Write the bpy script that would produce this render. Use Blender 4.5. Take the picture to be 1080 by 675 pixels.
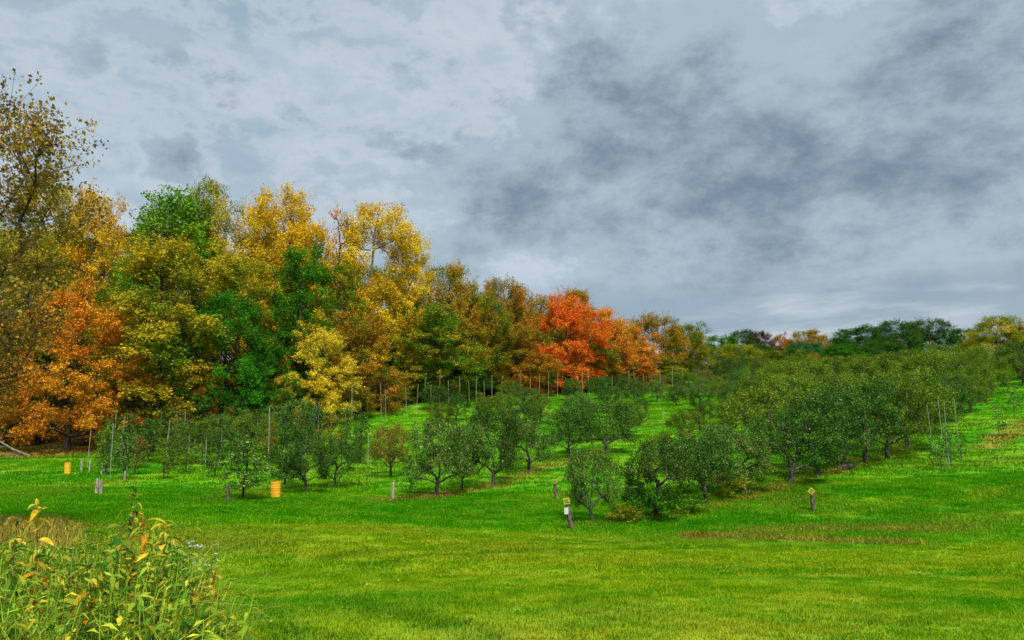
import bpy, bmesh, math, random
import numpy as np
from mathutils import Vector, Matrix

for o in list(bpy.data.objects):
    bpy.data.objects.remove(o)
scene = bpy.context.scene
col = scene.collection

# ------------------------------------------------------------------ camera
PW, PH, FPX, PITCH = 1080.0, 675.0, 800.0, math.radians(8.0)
CAM = Vector((0.0, 0.0, 1.7))
cd = bpy.data.cameras.new('camera')
cam = bpy.data.objects.new('camera', cd)
col.objects.link(cam)
cd.sensor_width = 36.0
cd.lens = FPX / PW * 36.0
cd.clip_start = 0.05
cd.clip_end = 6000
cam.location = CAM
cam.rotation_euler = (math.radians(90) + PITCH, 0, 0)
scene.camera = cam

# ------------------------------------------------------------------ sky, sun, exposure
SUN_EL, SUN_AZ = math.radians(54), math.radians(165)      # azimuth clockwise from +Y: behind the camera, a little right
EXPOSURE = 1.6
def lin(c):
    return tuple(((v / 255) / 12.92 if v / 255 <= 0.04045 else ((v / 255 + 0.055) / 1.055) ** 2.4) for v in c)
world = bpy.data.worlds.new('World')
scene.world = world
world.use_nodes = True
world.cycles.sampling_method = 'NONE'    # the even overcast is found by bounce rays
SKY_OFF = (1.9, 3.3, 7.7)
def build_sky():
    nt = world.node_tree
    nt.nodes.clear()
    N, L = nt.nodes, nt.links
    def math_(op, a, b=None, c=None, clamp=False):
        n = N.new('ShaderNodeMath'); n.operation = op; n.use_clamp = clamp
        for i, v in enumerate((a, b, c)):
            if v is None: continue
            if isinstance(v, (int, float)): n.inputs[i].default_value = v
            else: L.new(v, n.inputs[i])
        return n.outputs[0]
    def maprange(v, a, b, c=0.0, d=1.0, smooth=True):
        n = N.new('ShaderNodeMapRange')
        n.interpolation_type = 'SMOOTHSTEP' if smooth else 'LINEAR'
        L.new(v, n.inputs[0])
        for i, x in enumerate((a, b, c, d)): n.inputs[i + 1].default_value = x
        return n.outputs[0]
    def mixc(f, a, b):
        n = N.new('ShaderNodeMix'); n.data_type = 'RGBA'
        if isinstance(f, (int, float)): n.inputs[0].default_value = f
        else: L.new(f, n.inputs[0])
        for i, v in ((6, a), (7, b)):
            if isinstance(v, tuple): n.inputs[i].default_value = (*v, 1)
            else: L.new(v, n.inputs[i])
        return n.outputs[2]
    tc = N.new('ShaderNodeTexCoord')
    sep = N.new('ShaderNodeSeparateXYZ'); L.new(tc.outputs['Generated'], sep.inputs[0])
    comb = N.new('ShaderNodeMapping'); L.new(tc.outputs['Generated'], comb.inputs[0])
    comb.inputs['Scale'].default_value = (1.0, 1.0, 1.7)
    def noise(scale, detail, rough, off, dist=0.0, stretch=(1, 1, 1)):
        mp = N.new('ShaderNodeMapping'); L.new(comb.outputs[0], mp.inputs[0])
        mp.inputs['Location'].default_value = off
        mp.inputs['Scale'].default_value = stretch
        n = N.new('ShaderNodeTexNoise'); L.new(mp.outputs[0], n.inputs['Vector'])
        n.inputs['Scale'].default_value = scale; n.inputs['Detail'].default_value = detail
        n.inputs['Roughness'].default_value = rough; n.inputs['Distortion'].default_value = dist
        return n.outputs['Fac']
    def blob(u, v, r0, r1):
        # a soft cloud mass seen in this direction of the sky
        d = Vector(((u - 540) / FPX, 0, 0)) + Vector((0, 1, 0))
        vz = (337.5 - v) / FPX
        d = Vector(((u - 540) / FPX, math.cos(PITCH) - vz * math.sin(PITCH), math.sin(PITCH) + vz * math.cos(PITCH))).normalized()
        vm = N.new('ShaderNodeVectorMath'); vm.operation = 'DISTANCE'
        L.new(tc.outputs['Generated'], vm.inputs[0]); vm.inputs[1].default_value = d
        return maprange(vm.outputs['Value'], r1, r0)
    def D(*c): return tuple(v / 2 ** EXPOSURE for v in lin(c))
    # pale high overcast
    hi = noise(2.6, 5, 0.58, (3.1, 1.2, 0), 0.3, (0.8, 0.8, 1.3))
    high = mixc(maprange(hi, 0.34, 0.66), D(154, 178, 194), D(198, 209, 220))
    # billowing grey stratocumulus: soft masses with ragged edges, darker cores, pale gaps
    lump = noise(4.4, 9, 0.63, SKY_OFF, 0.15)
    puff = noise(10.0, 7, 0.60, (5.4, 2.3, 0), 0.1)
    cover = math_('ADD', math_('MULTIPLY', lump, 0.9), math_('MULTIPLY', puff, 0.48))
    for u, v, r0, r1, w in ((900, 190, 0.08, 0.42, 0.20), (560, 240, 0.05, 0.34, 0.14), (800, 280, 0.05, 0.30, 0.08), (1010, 60, 0.02, 0.2, 0.08), (740, 100, 0.02, 0.14, 0.10),
                            (860, 0, 0.02, 0.13, -0.13), (600, 60, 0.02, 0.16, -0.10), (1040, 130, 0.01, 0.07, -0.10), (150, 110, 0.05, 0.35, -0.05)):
        cover = math_('ADD', cover, math_('MULTIPLY', blob(u, v, r0, r1), w))
    dens = maprange(cover, 0.60, 0.86)
    inner = noise(7.0, 8, 0.64, (1.7, 4.2, 0), 0.1)
    core = math_('SUBTRACT', inner, math_('MULTIPLY', maprange(cover, 0.72, 1.10), 0.15))
    low = mixc(maprange(core, 0.15, 0.58), D(110, 130, 147), D(174, 190, 202))
    cl = mixc(dens, high, low)
    # pale glow where the cloud thins out beside a mass
    rim = math_('MULTIPLY', maprange(cover, 0.60, 0.69), maprange(cover, 0.76, 0.69))
    cl = mixc(math_('MULTIPLY', rim, 0.45), cl, D(208, 216, 226))
    # layered strip near the horizon
    hz = noise(3.4, 6, 0.58, (2.0, 0.5, 0), 0.3, (0.9, 0.9, 3.0))
    near_h = maprange(sep.outputs[2], 0.205, 0.145)
    band = mixc(maprange(hz, 0.40, 0.60), D(146, 166, 183), D(196, 206, 213))
    cl = mixc(math_('MULTIPLY', near_h, 0.85), cl, band)
    sky = N.new('ShaderNodeTexSky'); sky.sky_type = 'NISHITA'; sky.sun_disc = False
    sky.sun_elevation = SUN_EL; sky.sun_rotation = SUN_AZ
    bs = N.new('ShaderNodeBackground'); L.new(sky.outputs[0], bs.inputs[0]); bs.inputs[1].default_value = 0.08
    bc = N.new('ShaderNodeBackground'); L.new(cl, bc.inputs[0]); bc.inputs[1].default_value = 1.0
    ms = N.new('ShaderNodeMixShader'); ms.inputs[0].default_value = 0.96
    L.new(bs.outputs[0], ms.inputs[1]); L.new(bc.outputs[0], ms.inputs[2])
    out = N.new('ShaderNodeOutputWorld'); L.new(ms.outputs[0], out.inputs[0])
build_sky()
sd = bpy.data.lights.new('sun', 'SUN')
sd.energy = 1.5
sd.angle = math.radians(13)
sd.color = (1.0, 0.95, 0.86)
sun = bpy.data.objects.new('sun', sd)
col.objects.link(sun)
sdir = Vector((math.sin(SUN_AZ) * math.cos(SUN_EL), math.cos(SUN_AZ) * math.cos(SUN_EL), math.sin(SUN_EL)))
sun.rotation_euler = sdir.to_track_quat('Z', 'Y').to_euler()
scene.view_settings.view_transform = 'Standard'
scene.view_settings.look = 'None'
scene.view_settings.exposure = EXPOSURE
scene.view_settings.gamma = 1.0
scene.view_settings.use_curve_mapping = False
scene.render.engine = 'CYCLES'
scene.cycles.max_bounces = 4
scene.cycles.diffuse_bounces = 2
scene.cycles.transmission_bounces = 2
scene.cycles.transparent_max_bounces = 8

# ------------------------------------------------------------------ helpers
def ray(u, v, y):
    """world point at horizontal depth y on the sight line through photo pixel (u, v)"""
    vz = (337.5 - v) / FPX
    dy = math.cos(PITCH) - vz * math.sin(PITCH)
    dz = math.sin(PITCH) + vz * math.cos(PITCH)
    k = y / dy
    return ((u - 540) / FPX * k, y, CAM.z + dz * k)

def pxm(y):                       # metres per photo pixel at depth y (roughly)
    return y / FPX

def link(o, parent=None):
    col.objects.link(o)
    if parent: o.parent = parent
    return o

def tag(o, label, cat, group=None, kind=None):
    if label: o['label'] = label
    if cat: o['category'] = cat
    if group: o['group'] = group
    if kind: o['kind'] = kind
    return o

def empty(name, loc, rz=0.0, sc=(1, 1, 1), rx=0.0, ry=0.0):
    o = bpy.data.objects.new(name, None)
    o.empty_display_size = 0.2
    o.location = loc; o.rotation_euler = (rx, ry, rz); o.scale = sc
    return link(o)

def mesh_np(name, V, F, mat=None, attrs=None, smooth=False):
    V = np.asarray(V, np.float32); F = np.asarray(F, np.int32)
    me = bpy.data.meshes.new(name)
    me.vertices.add(len(V)); me.vertices.foreach_set('co', V.ravel())
    if len(F):
        k = F.shape[1]
        me.loops.add(F.size); me.loops.foreach_set('vertex_index', F.ravel())
        me.polygons.add(len(F)); me.polygons.foreach_set('loop_start', np.arange(0, F.size, k, dtype=np.int32))
        if smooth: me.polygons.foreach_set('use_smooth', np.ones(len(F), bool))
    me.update(calc_edges=True)
    for n, a in (attrs or {}).items():
        a = np.asarray(a)
        t = 'INT' if a.dtype.kind in 'iu' else ('BOOLEAN' if a.dtype.kind == 'b' else 'FLOAT')
        at = me.attributes.new(n, t, 'POINT')
        at.data.foreach_set('value', a.astype({'INT': np.int32, 'BOOLEAN': bool, 'FLOAT': np.float32}[t]))
    if mat: me.materials.append(mat)
    return me

def mobj(name, me, parent=None, mat=None):
    o = bpy.data.objects.new(name, me)
    link(o, parent)
    if mat:
        o.material_slots[0].link = 'OBJECT'; o.material_slots[0].material = mat
    return o

def unit(v):
    return v / np.maximum(np.linalg.norm(v, axis=-1, keepdims=True), 1e-9)

def smooth(a, b, x):
    t = np.clip((x - a) / (b - a), 0, 1)
    return t * t * (3 - 2 * t)

# ------------------------------------------------------------------ terrain height
CTRL = [(0, 0, 0.0), (-8, 2, 0.1), (8, 2, 0.1), (0, -15, 0.3), (-40, -10, 0.6), (40, -10, 1.5), (-40, 15, -0.5), (30, 10, 0.3)]
for u, v, y in [(100, 675, 6.0), (540, 675, 6.2), (1000, 675, 6.4), (540, 620, 11), (200, 625, 10), (1000, 620, 11),
                (300, 560, 20), (600, 560, 26), (850, 566, 24), (1060, 572, 22), (1060, 520, 31), (1000, 492, 39),
                (1075, 440, 53), (1075, 400, 72), (857, 539, 30), (625, 551, 27), (835, 506, 36), (935, 481, 45),
                (460, 523, 35), (520, 512, 38.5), (560, 497, 43), (320, 517, 36), (414, 528, 33), (120, 502, 42),
                (0, 492, 48), (60, 472, 60), (200, 462, 66), (420, 425, 82), (370, 447, 68), (330, 440, 74), (560, 417, 97),
                (700, 404, 128), (590, 442, 72), (660, 472, 52), (760, 422, 92), (840, 425, 75), (960, 425, 66),
                (700, 395, 165), (900, 393, 185), (1080, 384, 165), (300, 415, 125), (0, 440, 115), (100, 420, 180)]:
    x, y, z = ray(u, v, y)
    CTRL.append((x, y, z))
CTRL = np.array(CTRL, float)
def _tps():
    P = CTRL[:, :2] / 50.0
    n = len(P)
    r2 = ((P[:, None] - P[None]) ** 2).sum(-1)
    K = 0.5 * r2 * np.log(r2 + 1e-12)
    K[np.diag_indices(n)] += 0.002
    Q = np.hstack([np.ones((n, 1)), P])
    A = np.zeros((n + 3, n + 3)); A[:n, :n] = K; A[:n, n:] = Q; A[n:, :n] = Q.T
    return P, np.linalg.solve(A, np.concatenate([CTRL[:, 2], np.zeros(3)]))
TP, TW = _tps()
def ground_z(x, y):
    x = np.asarray(x, float); y = np.asarray(y, float)
    sh = x.shape
    xs, ys = x.ravel(), y.ravel()
    cx, cy = np.clip(xs, -90, 110) / 50, np.clip(ys, -20, 200) / 50
    z = np.full(xs.shape, TW[-3]) + TW[-2] * cx + TW[-1] * cy
    for (px, py), w in zip(TP, TW[:-3]):
        r2 = (cx - px) ** 2 + (cy - py) ** 2
        z += w * 0.5 * r2 * np.log(r2 + 1e-12)
    r = np.hypot(xs, ys)
    w = smooth(210, 420, r)
    z = z * (1 - w) + 7.0 * w
    return z.reshape(sh)
def gz(x, y): return float(ground_z(np.array([x]), np.array([y]))[0])
def at(u, y):
    """ground point at depth y in the direction of photo column u"""
    k = y / math.cos(PITCH)
    x = (u - 540) / FPX * k
    for _ in range(3):
        z = gz(x, y)
        yc = y * math.cos(PITCH) + (z - CAM.z) * math.sin(PITCH)
        x = (u - 540) / FPX * yc
    return x, y, gz(x, y)
def hit(u, v):
    """depth at which the sight line through photo pixel (u, v) meets the ground"""
    ys = np.arange(4, 160, 0.1)
    P = np.array([ray(u, v, y) for y in ys])
    b = np.nonzero(P[:, 2] < ground_z(P[:, 0], P[:, 1]))[0]
    return float(ys[b[0]]) if len(b) else 60.0
def topz(v, y): return ray(540, v, y)[2]
def proj(x, y, z):
    yc = y * math.cos(PITCH) + (z - CAM.z) * math.sin(PITCH)
    zc = -y * math.sin(PITCH) + (z - CAM.z) * math.cos(PITCH)
    return 540 + FPX * x / yc, 337.5 - FPX * zc / yc

# ------------------------------------------------------------------ value noise for colour masks (world metres)
_rs = np.random.RandomState(7)
_tab = _rs.rand(256, 256)
def vnoise(x, y, s):
    x = np.asarray(x) / s; y = np.asarray(y) / s
    xi, yi = np.floor(x).astype(int), np.floor(y).astype(int)
    fx, fy = x - xi, y - yi
    fx = fx * fx * (3 - 2 * fx); fy = fy * fy * (3 - 2 * fy)
    g = lambda a, b: _tab[a & 255, b & 255]
    return (g(xi, yi) * (1 - fx) + g(xi + 1, yi) * fx) * (1 - fy) + (g(xi, yi + 1) * (1 - fx) + g(xi + 1, yi + 1) * fx) * fy
def poly_dist(x, y, pts):
    d = np.full(np.shape(x), 1e9)
    for (ax, ay), (bx, by) in zip(pts[:-1], pts[1:]):
        vx, vy = bx - ax, by - ay
        t = np.clip(((x - ax) * vx + (y - ay) * vy) / (vx * vx + vy * vy), 0, 1)
        d = np.minimum(d, np.hypot(x - ax - t * vx, y - ay - t * vy))
    return d
def pl(*uy): return [at(u, y)[:2] for u, y in uy]
ROW_R = pl((625, 27), (692, 28.7), (745, 31), (832, 35.5), (912, 42), (955, 48))
ROW_M = pl((400, 33), (460, 35), (520, 38.5), (560, 43), (640, 51))
BANK = pl((730, 24.4), (800, 23.8), (880, 23.0), (960, 22.4))
BANK2 = pl((800, 25.5), (900, 26.0), (1010, 25.0))
DRYL = pl((-80, 13), (40, 15), (110, 17))
EDGE = pl((-60, 54), (60, 56), (160, 60))
RIGHTROW = pl((1040, 44), (1085, 52))
MOW = np.array(pl((-100, 15), (120, 17.5), (250, 22), (420, 25.5), (560, 24.5), (730, 24.2), (860, 23.2), (960, 22.2), (1200, 21.5)))
def px_line(*uv): return [at(u, hit(u, v))[:2] for u, v in uv]
TRACK = px_line((330, 690), (262, 640), (282, 606), (360, 585), (520, 574), (700, 570))
TRACK2 = px_line((560, 690), (380, 640), (352, 606), (430, 588), (580, 580), (760, 577))
def dryness(x, y):
    n = vnoise(x, y, 1.1); n2 = 0.5 * vnoise(x + 31, y, 0.35) + 0.5 * vnoise(x, y + 13, 0.12); nb = vnoise(x, y + 77, 4.0)
    g = lambda pts, w, a: a * np.clip(1 - poly_dist(x, y, pts) / w, 0, 1) * (0.35 + 1.1 * n) 
    d = g(ROW_R, 0.8, 0.5) + g(ROW_M, 0.8, 1.0) + g(BANK, 0.7, 1.5) + g(BANK2, 1.5, 0.6) + g(DRYL, 4.6, 0.75) + g(EDGE, 3.0, 1.8) + g(RIGHTROW, 1.0, 1.2)
    d += 0.30 * smooth(0.62, 0.9, nb) * n
    d *= 0.2 + 1.6 * n2
    return np.clip(d, 0, 1)
def lushness(x, y):
    yl = np.interp(x, MOW[:, 0], MOW[:, 1])
    return smooth(-0.5, 0.5, y - yl + 0.5 * (vnoise(x, y, 0.8) - 0.5))
def forest_line(x):
    """depth at which the wood begins for world x"""
    F = np.array(pl((-120, 60), (60, 59), (160, 62), (260, 66), (380, 74), (470, 84), (590, 100), (700, 122), (760, 140), (1000, 150)))
    return np.interp(x, F[:, 0], F[:, 1])

# ------------------------------------------------------------------ materials
def new_mat(name):
    m = bpy.data.materials.new(name); m.use_nodes = True
    m.node_tree.nodes.clear()
    return m, m.node_tree.nodes, m.node_tree.links
def n_mix(N, L, f, a, b, mode='MIX'):
    n = N.new('ShaderNodeMix'); n.data_type = 'RGBA'; n.blend_type = mode
    if isinstance(f, (int, float)): n.inputs[0].default_value = f
    else: L.new(f, n.inputs[0])
    for i, v in ((6, a), (7, b)):
        if isinstance(v, tuple): n.inputs[i].default_value = (*v, 1)
        else: L.new(v, n.inputs[i])
    return n.outputs[2]
def n_range(N, L, v, a, b, c=0.0, d=1.0):
    n = N.new('ShaderNodeMapRange'); n.interpolation_type = 'SMOOTHSTEP'
    L.new(v, n.inputs[0])
    for i, x in enumerate((a, b, c, d)): n.inputs[i + 1].default_value = x
    return n.outputs[0]
def n_noise(N, L, vec, scale, detail=4, rough=0.55, stretch=None):
    if stretch:
        mp = N.new('ShaderNodeMapping'); L.new(vec, mp.inputs[0]); mp.inputs['Scale'].default_value = stretch
        vec = mp.outputs[0]
    n = N.new('ShaderNodeTexNoise'); L.new(vec, n.inputs['Vector'])
    n.inputs['Scale'].default_value = scale; n.inputs['Detail'].default_value = detail; n.inputs['Roughness'].default_value = rough
    return n.outputs['Fac']
def n_attr(N, name, kind='GEOMETRY'):
    n = N.new('ShaderNodeAttribute'); n.attribute_type = kind; n.attribute_name = name
    return n.outputs['Fac']

def leaf_mat(name, a, b, c, var=0.35, trans=0.30, rough=0.6, tv=0.1, d=None, dn=0.25, da=0.75):
    """leaves that run from colour a to b from spray to spray, with c on single leaves"""
    m, N, L = new_mat(name)
    cr, rn = n_attr(N, 'crnd'), n_attr(N, 'rnd')
    cab = n_mix(N, L, n_range(N, L, cr, 0.15, 0.85), lin(a), lin(b))
    if d:
        tc = N.new('ShaderNodeTexCoord')
        pn = n_noise(N, L, tc.outputs['Object'], dn, 2, 0.5)
        cab = n_mix(N, L, n_range(N, L, pn, 0.46, 0.62, 0, da), cab, lin(d))
    cabc = n_mix(N, L, n_range(N, L, rn, 0.72, 0.98, 0, 0.8), cab, lin(c))
    hv = N.new('ShaderNodeHueSaturation'); L.new(cabc, hv.inputs['Color'])
    mr = N.new('ShaderNodeMath'); mr.operation = 'MULTIPLY_ADD'; 
    sn = N.new('ShaderNodeMath'); sn.operation = 'FRACT'
    m7 = N.new('ShaderNodeMath'); m7.operation = 'MULTIPLY'; L.new(rn, m7.inputs[0]); m7.inputs[1].default_value = 7.31
    L.new(m7.outputs[0], sn.inputs[0])
    L.new(sn.outputs[0], mr.inputs[0]); mr.inputs[1].default_value = 2 * var; mr.inputs[2].default_value = 1 - var
    oi = N.new('ShaderNodeObjectInfo')
    ov = N.new('ShaderNodeMath'); ov.operation = 'MULTIPLY_ADD'; L.new(oi.outputs['Random'], ov.inputs[0]); ov.inputs[1].default_value = tv; ov.inputs[2].default_value = 1 - tv * 0.5
    vv = N.new('ShaderNodeMath'); vv.operation = 'MULTIPLY'; L.new(ov.outputs[0], vv.inputs[0]); L.new(mr.outputs[0], vv.inputs[1])
    L.new(vv.outputs[0], hv.inputs['Value'])
    hh = N.new('ShaderNodeMath'); hh.operation = 'MULTIPLY_ADD'; L.new(oi.outputs['Random'], hh.inputs[0]); hh.inputs[1].default_value = 0.02; hh.inputs[2].default_value = 0.492
    L.new(hh.outputs[0], hv.inputs['Hue'])
    bs = N.new('ShaderNodeBsdfPrincipled'); L.new(hv.outputs[0], bs.inputs['Base Color'])
    bs.inputs['Roughness'].default_value = rough; bs.inputs['Specular IOR Level'].default_value = 0.10
    t = N.new('ShaderNodeBsdfTranslucent'); L.new(hv.outputs[0], t.inputs[0])
    mx = N.new('ShaderNodeMixShader'); mx.inputs[0].default_value = trans
    L.new(bs.outputs[0], mx.inputs[1]); L.new(t.outputs[0], mx.inputs[2])
    o = N.new('ShaderNodeOutputMaterial'); L.new(mx.outputs[0], o.inputs[0])
    return m

def bark_mat(name, a, b, scale=6.0):
    m, N, L = new_mat(name)
    tc = N.new('ShaderNodeTexCoord')
    f = n_noise(N, L, tc.outputs['Object'], scale, 6, 0.65, (1, 1, 0.3))
    c = n_mix(N, L, n_range(N, L, f, 0.35, 0.68), lin(a), lin(b))
    p = N.new('ShaderNodeBsdfPrincipled'); L.new(c, p.inputs['Base Color']); p.inputs['Roughness'].default_value = 0.9
    p.inputs['Specular IOR Level'].default_value = 0.15
    bp = N.new('ShaderNodeBump'); L.new(f, bp.inputs['Height']); bp.inputs['Strength'].default_value = 0.7; bp.inputs['Distance'].default_value = 0.04
    L.new(bp.outputs[0], p.inputs['Normal'])
    o = N.new('ShaderNodeOutputMaterial'); L.new(p.outputs[0], o.inputs[0])
    return m

def plain_mat(name, a, b, scale=9.0, rough=0.6, bump=0.2):
    m, N, L = new_mat(name)
    tc = N.new('ShaderNodeTexCoord')
    f = n_noise(N, L, tc.outputs['Object'], scale, 6, 0.6)
    c = n_mix(N, L, n_range(N, L, f, 0.35, 0.7), lin(a), lin(b))
    p = N.new('ShaderNodeBsdfPrincipled'); L.new(c, p.inputs['Base Color']); p.inputs['Roughness'].default_value = rough
    bp = N.new('ShaderNodeBump'); L.new(f, bp.inputs['Height']); bp.inputs['Strength'].default_value = bump; bp.inputs['Distance'].default_value = 0.01
    L.new(bp.outputs[0], p.inputs['Normal'])
    o = N.new('ShaderNodeOutputMaterial'); L.new(p.outputs[0], o.inputs[0])
    return m

def fbm(x, y, s, o=3):
    return sum(vnoise(x + 17 * k, y - 9 * k, s / 2 ** k) * 0.5 ** k for k in range(o)) / sum(0.5 ** k for k in range(o))
def turf_rgb(x, y):
    """turf colour (linear) at world metres: yellowed mown lawn, fresher grass in the orchard, straw patches"""
    mix = lambda f, a, b: a + (b - a) * np.clip(f, 0, 1)[:, None]
    A = lambda *c: np.array(lin(c))[None]
    big, mid, fine = fbm(x * 0.55, y, 4.5), fbm(x * 0.5 + 50, y, 1.3), fbm(x, y + 90, 0.22, 2)
    lawn = mix(smooth(0.34, 0.66, big), A(78, 144, 10), A(130, 160, 14))
    lawn = mix(0.6 * smooth(0.46, 0.74, mid), lawn, A(158, 160, 28))
    lawn = mix(0.5 * smooth(0.62, 0.42, mid) * smooth(0.5, 0.3, big), lawn, A(52, 146, 6))
    lus = mix(smooth(0.34, 0.66, big), A(46, 142, 6), A(88, 162, 10))
    lus = mix(0.55 * smooth(0.5, 0.76, mid), lus, A(130, 174, 24))
    c = mix(lushness(x, y), lawn, lus)
    c = mix(0.6 * smooth(0.4, 0.75, fine), c, A(62, 132, 8))
    c = mix(0.35 * smooth(0.6, 0.25, fine), c, A(166, 184, 44))
    tr = smooth(0.34, 0.12, np.minimum(poly_dist(x, y, TRACK), poly_dist(x, y, TRACK2))) * smooth(0.25, 0.6, vnoise(x, y, 1.7))
    c = mix(0.55 * tr, c, A(44, 112, 8))
    d = dryness(x, y)
    straw = mix(smooth(0.3, 0.7, fine), A(128, 108, 40), A(172, 156, 64))
    return mix(d, c, straw)
def rgb_attr(me, name, C):
    at_ = me.attributes.new(name, 'FLOAT_COLOR', 'POINT')
    at_.data.foreach_set('color', np.concatenate([C, np.ones((len(C), 1))], 1).astype(np.float32).ravel())
def grass_colour(N, L, src):
    n = N.new('ShaderNodeAttribute'); n.attribute_type = src; n.attribute_name = 'turf_rgb'
    g = N.new('ShaderNodeNewGeometry')
    return n.outputs['Color'], g.outputs['Position']

def make_turf_mat():
    m, N, L = new_mat('turf')
    c, pos = grass_colour(N, L, 'GEOMETRY')
    fine = n_noise(N, L, pos, 9.0, 3, 0.6)
    floor_ = n_attr(N, 'litter')
    lit = n_mix(N, L, n_range(N, L, fine, 0.35, 0.65), lin((54, 40, 22)), lin((120, 86, 40)))
    c = n_mix(N, L, floor_, c, lit)
    p = N.new('ShaderNodeBsdfPrincipled'); L.new(c, p.inputs['Base Color']); p.inputs['Roughness'].default_value = 0.95
    p.inputs['Specular IOR Level'].default_value = 0.1
    bp = N.new('ShaderNodeBump'); L.new(fine, bp.inputs['Height']); bp.inputs['Strength'].default_value = 0.8; bp.inputs['Distance'].default_value = 0.08
    L.new(bp.outputs[0], p.inputs['Normal'])
    o = N.new('ShaderNodeOutputMaterial'); L.new(p.outputs[0], o.inputs[0])
    return m
def make_blade_mat():
    m, N, L = new_mat('grass_blade')
    c, pos = grass_colour(N, L, 'INSTANCER')
    rn = n_attr(N, 'rnd')
    hv = N.new('ShaderNodeHueSaturation'); L.new(c, hv.inputs['Color'])
    mr = N.new('ShaderNodeMath'); mr.operation = 'MULTIPLY_ADD'; L.new(rn, mr.inputs[0]); mr.inputs[1].default_value = 0.8; mr.inputs[2].default_value = 0.65
    L.new(mr.outputs[0], hv.inputs['Value'])
    d = N.new('ShaderNodeBsdfDiffuse'); L.new(hv.outputs[0], d.inputs[0])
    t = N.new('ShaderNodeBsdfTranslucent'); L.new(hv.outputs[0], t.inputs[0])
    mx = N.new('ShaderNodeMixShader'); mx.inputs[0].default_value = 0.4
    L.new(d.outputs[0], mx.inputs[1]); L.new(t.outputs[0], mx.inputs[2])
    o = N.new('ShaderNodeOutputMaterial'); L.new(mx.outputs[0], o.inputs[0])
    return m
M_TURF, M_BLADE = make_turf_mat(), make_blade_mat()

# ------------------------------------------------------------------ the ground sheet
def build_ground():
    s = np.linspace(-math.asinh(130), math.asinh(130), 340)
    X1 = 12 * np.sinh(s)
    t = np.linspace(-math.asinh(12), math.asinh(160), 340)
    Y1 = 17 + 14 * np.sinh(t)
    X, Y = np.meshgrid(X1, Y1, indexing='xy')
    Z = ground_z(X, Y)
    V = np.stack([X.ravel(), Y.ravel(), Z.ravel()], 1)
    ny, nx = X.shape
    i = (np.arange(ny - 1)[:, None] * nx + np.arange(nx - 1)[None]).ravel()
    F = np.stack([i, i + 1, i + nx + 1, i + nx], 1)
    x, y = V[:, 0], V[:, 1]
    lit = smooth(-3, 4, y - forest_line(x)) * (x < 30)
    me = mesh_np('ground', V, F, M_TURF, {'litter': lit}, True)
    rgb_attr(me, 'turf_rgb', turf_rgb(x, y))
    o = mobj('ground', me)
    o['kind'] = 'structure'
    o['label'] = 'mown green orchard grass dipping then rising to the hillside'
build_ground()

# ------------------------------------------------------------------ grass: one geometry-nodes object per depth band
def tuft_mesh(rng, n, rad, h, w, seg=2):
    a = rng.rand(n) * 6.283; r = rad * np.sqrt(rng.rand(n))
    base = np.stack([r * np.cos(a), r * np.sin(a), np.zeros(n)], 1)
    hh = h * (0.5 + 0.7 * rng.rand(n))
    la = rng.rand(n) * 6.283; lean = hh * (0.25 + 0.75 * rng.rand(n))
    ld = np.stack([np.cos(la), np.sin(la), np.zeros(n)], 1)
    side = np.stack([-np.sin(la + rng.randn(n) * 0.6), np.cos(la), np.zeros(n)], 1) * (w * (0.7 + 0.6 * rng.rand(n)))[:, None]
    mid = base + ld * (lean * 0.35)[:, None] + np.array([0, 0, 1]) * (hh * 0.6)[:, None]
    tip = base + ld * lean[:, None] + np.array([0, 0, 1]) * hh[:, None]
    V = np.stack([base - side - [0, 0, 0.01], base + side - [0, 0, 0.01], mid - side * 0.7, mid + side * 0.7, tip], 1)
    k = np.arange(n)[:, None] * 5
    F = np.concatenate([k + [0, 1, 3], k + [0, 3, 2], k + [2, 3, 4]])
    rnd = np.repeat(rng.rand(n), 5)
    return V.reshape(-1, 3), F, rnd
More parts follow.
